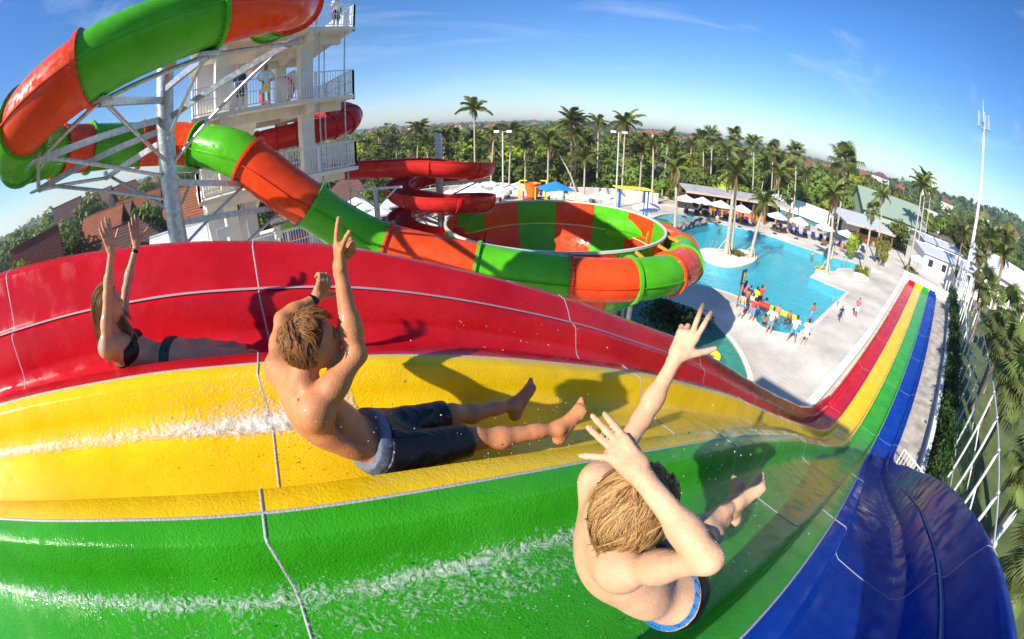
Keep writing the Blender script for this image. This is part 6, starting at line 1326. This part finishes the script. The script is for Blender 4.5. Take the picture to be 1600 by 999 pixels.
# boy on the green lane
J = dict(pelvis=AT(1044, 925, 1.42), waist=AT(1005, 915, 1.30), chest=AT(955, 862, 1.18), neck=AT(957, 795, 1.06), head=AT(992, 800, .985), sR=AT(972, 893, 1.00), sL=AT(937, 752, 1.20), eR=AT(1106, 874, .82), wR=AT(1000, 742, .84), eL=AT(1003, 655, 1.30), wL=AT(1056, 560, 1.35),
         hR=AT(1062, 925, 1.42), hL=AT(1036, 880, 1.52), kR=AT(1072, 836, 1.72), kL=AT(1100, 852, 1.74), aR=AT(1150, 786, 1.98), aL=AT(1140, 800, 2.04), face=nrm(SD3 - .12 * up_ + .0 * SN3), hup=nrm(up_ - .05 * SD3 - .15 * SN3), calf=np.array([0, 0, -1.]))
tocam = nrm(CAMP - J['head'])
fR = nrm(AT(940, 672, .86) - J['wR']); fL = nrm(AT(1092, 490, 1.36) - J['wL'])
hR = ((J['wR'], fR, -nrm(CAMP - J['wR']), 1, [(.25, .15, .1), (.15, .15, .1), (.2, .15, .1), (.2, .15, .1)], (.02, -.04, -.12, -.75)), dict(thumb=(.3, .9, .3), S=.84))
hL = ((J['wL'], fL, -nrm(CAMP - J['wL']), -1, [(.08, .05, .05), (.1, .1, .05), (1.0, 1.2, .8), (1.0, 1.2, .8)], (.06, -.1, -.15, -.2)), dict(thumb=(.95, .1, .15), S=.98))
hR = ((*hR[0][:3], -1, *hR[0][4:]), hR[1]); hL = ((*hL[0][:3], -1, *hL[0][4:]), hL[1])
tR = nrm(AT(1190, 748, 2.0) - J['aR']); tL = nrm(AT(1144, 757, 2.06) - J['aL'])
feet = [(J['aR'], None, tR, nrm(SD3 - .2 * up_ + .2 * SN3), 1.0), (J['aL'], None, tL, nrm(SD3 - .2 * up_), 1.0)]
ex = [E_(J['chest'] * .5 + J['sR'] * .3 + J['neck'] * .2 + nrm(CAMP - J['chest']) * .05, np.eye(3), (.04, .04, .05), .05), E_(J['chest'] * .5 + J['sL'] * .3 + J['neck'] * .2 + nrm(CAMP - J['chest']) * .05, np.eye(3), (.04, .04, .045), .05)]
boy, bp_, AXM = rider('boy', 'wet blond boy in black shorts sitting in the green lane with both arms raised', J, .90, SKB, [hR, hL], feet, extra=ex, res=.0044, muscle=.84)
HA, A1 = AXM[0], AXM[1]; axd = nrm(J['waist'] - J['pelvis'])
sp_ = [infl(bp_[0], .014), C_(J['hR'], J['hR'] + (J['kR'] - J['hR']) * .85, .093, .074, .04), C_(J['hL'], J['hL'] + (J['kL'] - J['hL']) * .85, .092, .072, .04), infl(E_(J['pelvis'] * .6 + J['waist'] * .4, A1, (.13, .095, .085), .04), .006)]
V, F = grow(sp_, .006, clips=[(J['pelvis'] + axd * .022, axd)], noise_=wr(.0035, 1)); pobj('swim_shorts', V, F, FAB, boy)
bnd = [infl(bp_[0], .016), infl(E_(J['pelvis'] * .6 + J['waist'] * .4, A1, (.13, .095, .085), .04), .009)]
for k, (z0_, z1_, m) in enumerate([(.019, .026, mat('orange trim', (.6, .28, .12), .6)), (.0265, .031, mat('blue trim', (.01, .14, .4), .6))]):
    V, F = grow(bnd, .004, clips=[(J['pelvis'] + axd * z1_, axd), (J['pelvis'] + axd * z0_, -axd)]); pobj('waistband_stripe', V, F, m, boy)
HBL = hairm('wet blond hair', (.15, .07, .022), (.52, .31, .12)); HBD = mat('wet hair underlayer', (.16, .085, .035), .5)
V, F = grow([E_(J['head'] + HA[2] * .022 - HA[1] * .006, HA, (.077, .095, .088), .02), C_(J['head'] - HA[1] * .05, J['head'] - HA[1] * .06 - HA[2] * .07, .05, .035, .03)], .0045, clips=[(J['head'] + HA[1] * .058 + HA[2] * .04, HA[1] - HA[2] * .5)], noise_=wr(.002, 1, 120)); pobj('hair', V, F, HBD, boy)
reg = lambda d_: d_[2] > -.3 and not (d_[1] > .35 and d_[2] < .45)
back = -SD3
hair_strands('hair_strands', J['head'], HA, .9, reg, .14, .0009, 330, lambda d_: (d_ * (.5, .1, 0)) @ HA + back * .55 - HA[2] * .35 - SN3 * .15, HBL, boy, 5, per=14, nseg=9, lift=.014, spread=.42, grav=.3, root=.0065, tip=.12, stickout=.12)
regb = lambda d_: d_[1] < .25 and d_[2] < .35 and d_[2] > -.5
hair_strands('hair_strands', J['head'], HA, .9, regb, .19, .0010, 130, lambda d_: (d_ * (.7, .1, 0)) @ HA + back * .7 - HA[2] * .5, HBL, boy, 15, per=9, nseg=10, lift=.016, spread=.3, grav=.25, root=.006, tip=.12, stickout=.35)
# girl on the red lane
J = dict(pelvis=AT(266, 556, 2.842), waist=AT(237, 557, 2.908), chest=AT(196, 545, 2.886), neck=AT(178, 512, 2.831), head=AT(170, 476, 2.797), sR=AT(166, 545, 2.742), sL=AT(190, 518, 2.975), eR=AT(168, 462, 2.686), wR=AT(174, 394, 2.642), eL=AT(197, 452, 2.997), wL=AT(213, 384, 2.975),
         hR=AT(285, 562, 2.797), hL=AT(282, 548, 2.930), kR=AT(372, 556, 2.975), kL=AT(362, 545, 3.130), aR=AT(436, 556, 3.308), aL=AT(430, 547, 3.397), face=nrm(SD3 + .12 * up_), hup=up_, calf=np.array([0, 0, -1.]))
for k_ in ('neck', 'head', 'sR', 'sL', 'eR', 'eL', 'wR', 'wL', 'chest'): pass
tocam = nrm(CAMP - J['head']); fR = nrm(AT(163, 345, 2.620) - J['wR']); fL = nrm(AT(209, 340, 2.953) - J['wL'])
hR = ((J['wR'], fR, SD3, -1, [(.1, .1, .05), (.12, .1, .05), (.15, .1, .05), (.2, .1, .1)], (.05, 0, -.1, -.2)), dict(thumb=(.7, .3, .1), S=1.0)); hL = ((J['wL'], fL, SD3, -1, [(.15, .1, .1)] * 4, (.06, 0, -.06, -.14)), dict(thumb=(.9, .1, .1), S=1.0))
sideR = -SN3
hR = ((J['wR'], fR, -tocam, -1, *hR[0][4:]), hR[1]); hL = ((J['wL'], fL, -tocam, -1, *hL[0][4:]), hL[1])
fd = nrm(SD3 - .5 * up_); feet = [(J['aR'], None, nrm(SD3 * .5 + up_ * .8), nrm(SD3 - .4 * up_), 1.0), (J['aL'], None, nrm(SD3 * .5 + up_ * .8), nrm(SD3 - .4 * up_), 1.0)]
bc = []
ctr = J['chest'] + SD3 * .0; A3 = axes(J['neck'] - J['chest'], J['sR'] - J['sL']); fwd = A3[1] if A3[1] @ SD3 > 0 else -A3[1]
for s_ in (-1, 1): bc.append(E_(ctr + fwd * .085 + A3[0] * .062 * s_, A3, (.052, .046, .05), .03))
girl, bp_, AXM = rider('girl', 'long haired girl in black bikini lying back in the red lane with hands up', J, .98, SKF, [hR, hL], feet, extra=bc, res=.0052, female=True, muscle=.86)
HA, A1 = AXM[0], AXM[1]
tp_ = [infl(b, .006) for b in bc] + [infl(bp_[3], .004)]
axc = nrm(J['neck'] - J['chest']); V, F = grow(tp_, .0045, clips=[(ctr + axc * .045, axc - fwd * .1), (ctr - axc * .055, -axc), (ctr + fwd * .02, -fwd)]); pobj('bikini_top', V, F, FAB, girl)
V, F = grow([infl(bp_[3], .005)], .0045, clips=[(ctr - axc * .030, axc), (ctr - axc * .045, -axc)]); pobj('bikini_strap', V, F, FAB, girl)
mb = MB()
for s_ in (-1, 1): a = ctr + fwd * .115 + A3[0] * .06 * s_ + axc * .03; mb = MB(); mb.tube(spline([a, (a + J['neck']) / 2 + fwd * .045, J['neck'] + A3[0] * .03 * s_ - fwd * .02 + axc * .03], 5), .004, 5); mb.build('shoulder_strap', FAB, girl, smooth=True)
axd = nrm(J['waist'] - J['pelvis']); V, F = grow([infl(bp_[0], .007), C_(J['hR'], J['hR'] + (J['kR'] - J['hR']) * .08, .078, .07, .04), C_(J['hL'], J['hL'] + (J['kL'] - J['hL']) * .08, .078, .07, .04)], .0045, clips=[(J['pelvis'] + axd * .03, axd), (J['pelvis'] - axd * .045, -axd)]); pobj('bikini_bottom', V, F, mat('black print cloth', (.02, .03, .035), .6, var=.8, vscale=40, wear=(.04, .06, .055)), girl)
HGL = hairm('long brown hair', (.13, .06, .025), (.42, .24, .11))
V, F = grow([E_(J['head'] + HA[2] * .02 - HA[1] * .006, HA, (.078, .096, .09), .02), C_(J['head'] - HA[1] * .05, J['head'] - HA[1] * .075 - HA[2] * .16, .055, .04, .03)], .006, clips=[(J['head'] + HA[1] * .05 + HA[2] * .03, HA[1] - HA[2] * .5)], noise_=wr(.003, 1, 100)); pobj('hair', V, F, HGL, girl)
reg = lambda d_: d_[2] > -.35 and not (d_[1] > -.05 and d_[2] < .6) and d_[1] < .75
hair_strands('hair_strands', J['head'], HA, .97, reg, .46, .0014, 190, lambda d_: -SD3 * 1.1 - up_ * .35 + (d_ * (.2, 0, 0)) @ HA, HGL, girl, 9, per=12, nseg=12, lift=.010, spread=.10, grav=.6, root=.010, tip=.5)
for q_, m, e in ((J['wL'], mat('orange band', (.75, .12, .02), .5), .004), (J['wL'], FAB, .03)):
    d_ = nrm(J['wL'] - J['eL']); V, F = grow([C_(q_ - d_ * e, q_ - d_ * (e + .006), .0265, .0265, .001)], .0035); pobj('wrist_band', V, F, m, girl)

# ---------------------------------------------------------------- running water, foam and drops on the lanes
def floor_z(s, u):
    i = int(np.clip(np.searchsorted(BND, u) - 1, 0, 3)); sec = lane_section(i, float(s)); xs = [a for a, b in sec]; zs_ = [b for a, b in sec]
    o_ = np.argsort(xs, kind='stable'); return float(np.interp(u, np.array(xs)[o_], np.array(zs_)[o_]))
def foam_mat():
    m = bpy.data.materials.new('white water foam'); m.use_nodes = True; nt = m.node_tree; b = nt.nodes['Principled BSDF']; b.inputs['Base Color'].default_value = (.85, .87, .86, 1); b.inputs['Roughness'].default_value = .25; b.inputs['Subsurface Weight'].default_value = .0
    N = nt.nodes.new; K = nt.links.new; tcn = N('ShaderNodeTexCoord'); a = N('ShaderNodeTexNoise'); a.inputs['Scale'].default_value = 26; a.inputs['Detail'].default_value = 8; a.inputs['Roughness'].default_value = .7; a.inputs['Distortion'].default_value = 2.0; K(tcn.outputs['Object'], a.inputs['Vector'])
    at = N('ShaderNodeAttribute'); at.attribute_name = 'dens'; sub = N('ShaderNodeMath'); sub.operation = 'SUBTRACT'; sub.inputs[0].default_value = 1.0; K(at.outputs['Fac'], sub.inputs[1])
    mr = N('ShaderNodeMapRange'); K(a.outputs['Fac'], mr.inputs['Value']); mr.inputs['To Min'].default_value = 0; mr.inputs['To Max'].default_value = .85
    mm = N('ShaderNodeMath'); mm.operation = 'MULTIPLY_ADD'; mm.inputs[1].default_value = .36; mm.inputs[2].default_value = .36; K(sub.outputs[0], mm.inputs[0]); K(mm.outputs[0], mr.inputs['From Min'])
    m3 = N('ShaderNodeMath'); m3.operation = 'ADD'; m3.inputs[1].default_value = .26; K(mm.outputs[0], m3.inputs[0]); K(m3.outputs[0], mr.inputs['From Max']); K(mr.outputs['Result'], b.inputs['Alpha'])
    bp = N('ShaderNodeBump'); bp.inputs['Strength'].default_value = .8; bp.inputs['Distance'].default_value = .02; K(a.outputs['Fac'], bp.inputs['Height']); K(bp.outputs['Normal'], b.inputs['Normal']); return m
FOAM = foam_mat()
def foam_sheet(name, label, s0, s1, us, dens, hgt, ns=260, nu=34):
    ss = np.linspace(s0, s1, ns); P = []; D = []
    for i, s in enumerate(ss):
        u0, u1 = us(s)
        for j in range(nu):
            f = j / (nu - 1); u = u0 + (u1 - u0) * f; e = math.sin(math.pi * f) ** .6; dn = dens(s, u, f) * e; w_ = mnoise.noise(Vector((s * 13, u * 15, 0))) + .6 * mnoise.noise(Vector((s * 31, u * 37, 5)))
            P.append(sp(s, u, floor_z(s, u) + .006 + max(0, hgt * dn * (.6 + w_)))); D.append(dn)
    P = np.array(P); F = [(i * nu + j, i * nu + j + 1, (i + 1) * nu + j + 1, (i + 1) * nu + j) for i in range(ns - 1) for j in range(nu - 1)]
    me = mesh(name, P, np.array(F), FOAM, True); at = me.attributes.new('dens', 'FLOAT', 'POINT'); at.data.foreach_set('value', np.array(D, np.float32)); return link(name, me, label=label, kind='stuff')
pm = float((np.array(sp(0, 0)) * 0)[0])
foam_sheet('foam_wake', 'white foamy wake streaming down the yellow lane behind the man', -4.2, .1, lambda s: (-2.02, -1.55), lambda s, u, f: max(0, 1.1 * math.exp(-((u + 1.885) / (.05 + .03 * (s + 4.2) / 4)) ** 2) + .75 * np.interp(s, [-1.2, -.5, .1], [0, .6, 1]) * math.exp(-((u + 1.83) / .17) ** 2)), .014, 420, 40)
foam_sheet('foam_wake', 'thrown spray licking up the far wall of the yellow lane', -1.7, .1, lambda s: (-2.07, -1.86), lambda s, u, f: .62 * np.interp(s, [-1.7, -1.0, -.2, .1], [0, .7, 1, .4]), .012, 200, 24)
foam_sheet('foam_wake', 'foam splashing round the legs of the man in the yellow lane', .1, 1.6, lambda s: (-1.98, -1.2), lambda s, u, f: .6 * math.exp(-((u + 1.5) / .2) ** 2) * np.interp(s, [.1, .4, 1.2, 1.6], [.5, .9, .8, 0]), .012, 200)
foam_sheet('foam_wake', 'foam streaks along the foot of the green lane wall behind the boy', -4.0, .8, lambda s: (-.95, -.45), lambda s, u, f: .6 * math.exp(-((u + .82) / .04) ** 2) + np.interp(s, [-2.5, -.6, .4, .8], [.3, .52, .74, .6]) * math.exp(-((u + .70 - .03 * s) / .24) ** 2), .008, 420, 40)
foam_sheet('foam_wake', 'thin foam beside the boy and his feet in the green lane', .6, 2.3, lambda s: (-.9, -.1), lambda s, u, f: .5 * math.exp(-((u + .27) / .16) ** 2) * (s < 1.5) + .42 * math.exp(-((u + .8) / .06) ** 2) * (s > 1.2), .008, 200)
DROP_ = mat('water drop', (.9, .95, 1), .05, spec=.8, trans=.6, ior=1.33)
g = np.random.default_rng(5); mb = MB()
def drops(c, spread, n, r0=.0012, r1=.0035):
    for k in range(n):
        p = np.asarray(c) + g.normal(0, 1, 3) * spread; r = g.uniform(r0, r1) * (1 if g.random() < .9 else 1.5); mb.ball(p, r, 5, sc=(1, 1, g.uniform(.8, 1.6)))
for (s, u, dz, sx, n) in [(-.6, -1.6, -.12, .25, 90), (-.1, -1.5, .0, .16, 60), (-1.3, -1.55, -.15, .3, 50), (.6, -1.4, -.1, .25, 60), (1.1, -1.4, -.05, .2, 50), (.3, -.5, -.15, .2, 60), (-.4, -.55, -.18, .3, 60), (1.3, -.5, -.1, .3, 90), (1.5, -1.2, .1, .3, 40), (.9, -1.6, .35, .25, 30)]:
    drops(sp(s, u, dz), (sx, sx * .6, .05), n)
for px_, py_, t_, n in ((480, 690, 1.7, 40), (560, 640, 1.75, 30), (760, 720, 2.1, 30), (1080, 700, 1.6, 40)): drops(AT(px_, py_, t_), (.12, .1, .08), n, .0015, .0035)
mb.build('spray_drops', DROP, kind='stuff', smooth=True, label='fine water drops flying over the slide lanes')
# ---------------------------------------------------------------- thin tropical haze
hz = MB(); hz.box((0, 0, 20.5), (6600, 6600, 52)); hm = bpy.data.materials.new('haze'); hm.use_nodes = True; nt = hm.node_tree; nt.nodes.clear()
pv = nt.nodes.new('ShaderNodeVolumePrincipled'); pv.inputs['Color'].default_value = (.86, .92, 1, 1); pv.inputs['Density'].default_value = .00045; pv.inputs['Anisotropy'].default_value = .3
ho = nt.nodes.new('ShaderNodeOutputMaterial'); nt.links.new(pv.outputs[0], ho.inputs['Volume']); hz.build('haze', hm, kind='stuff')
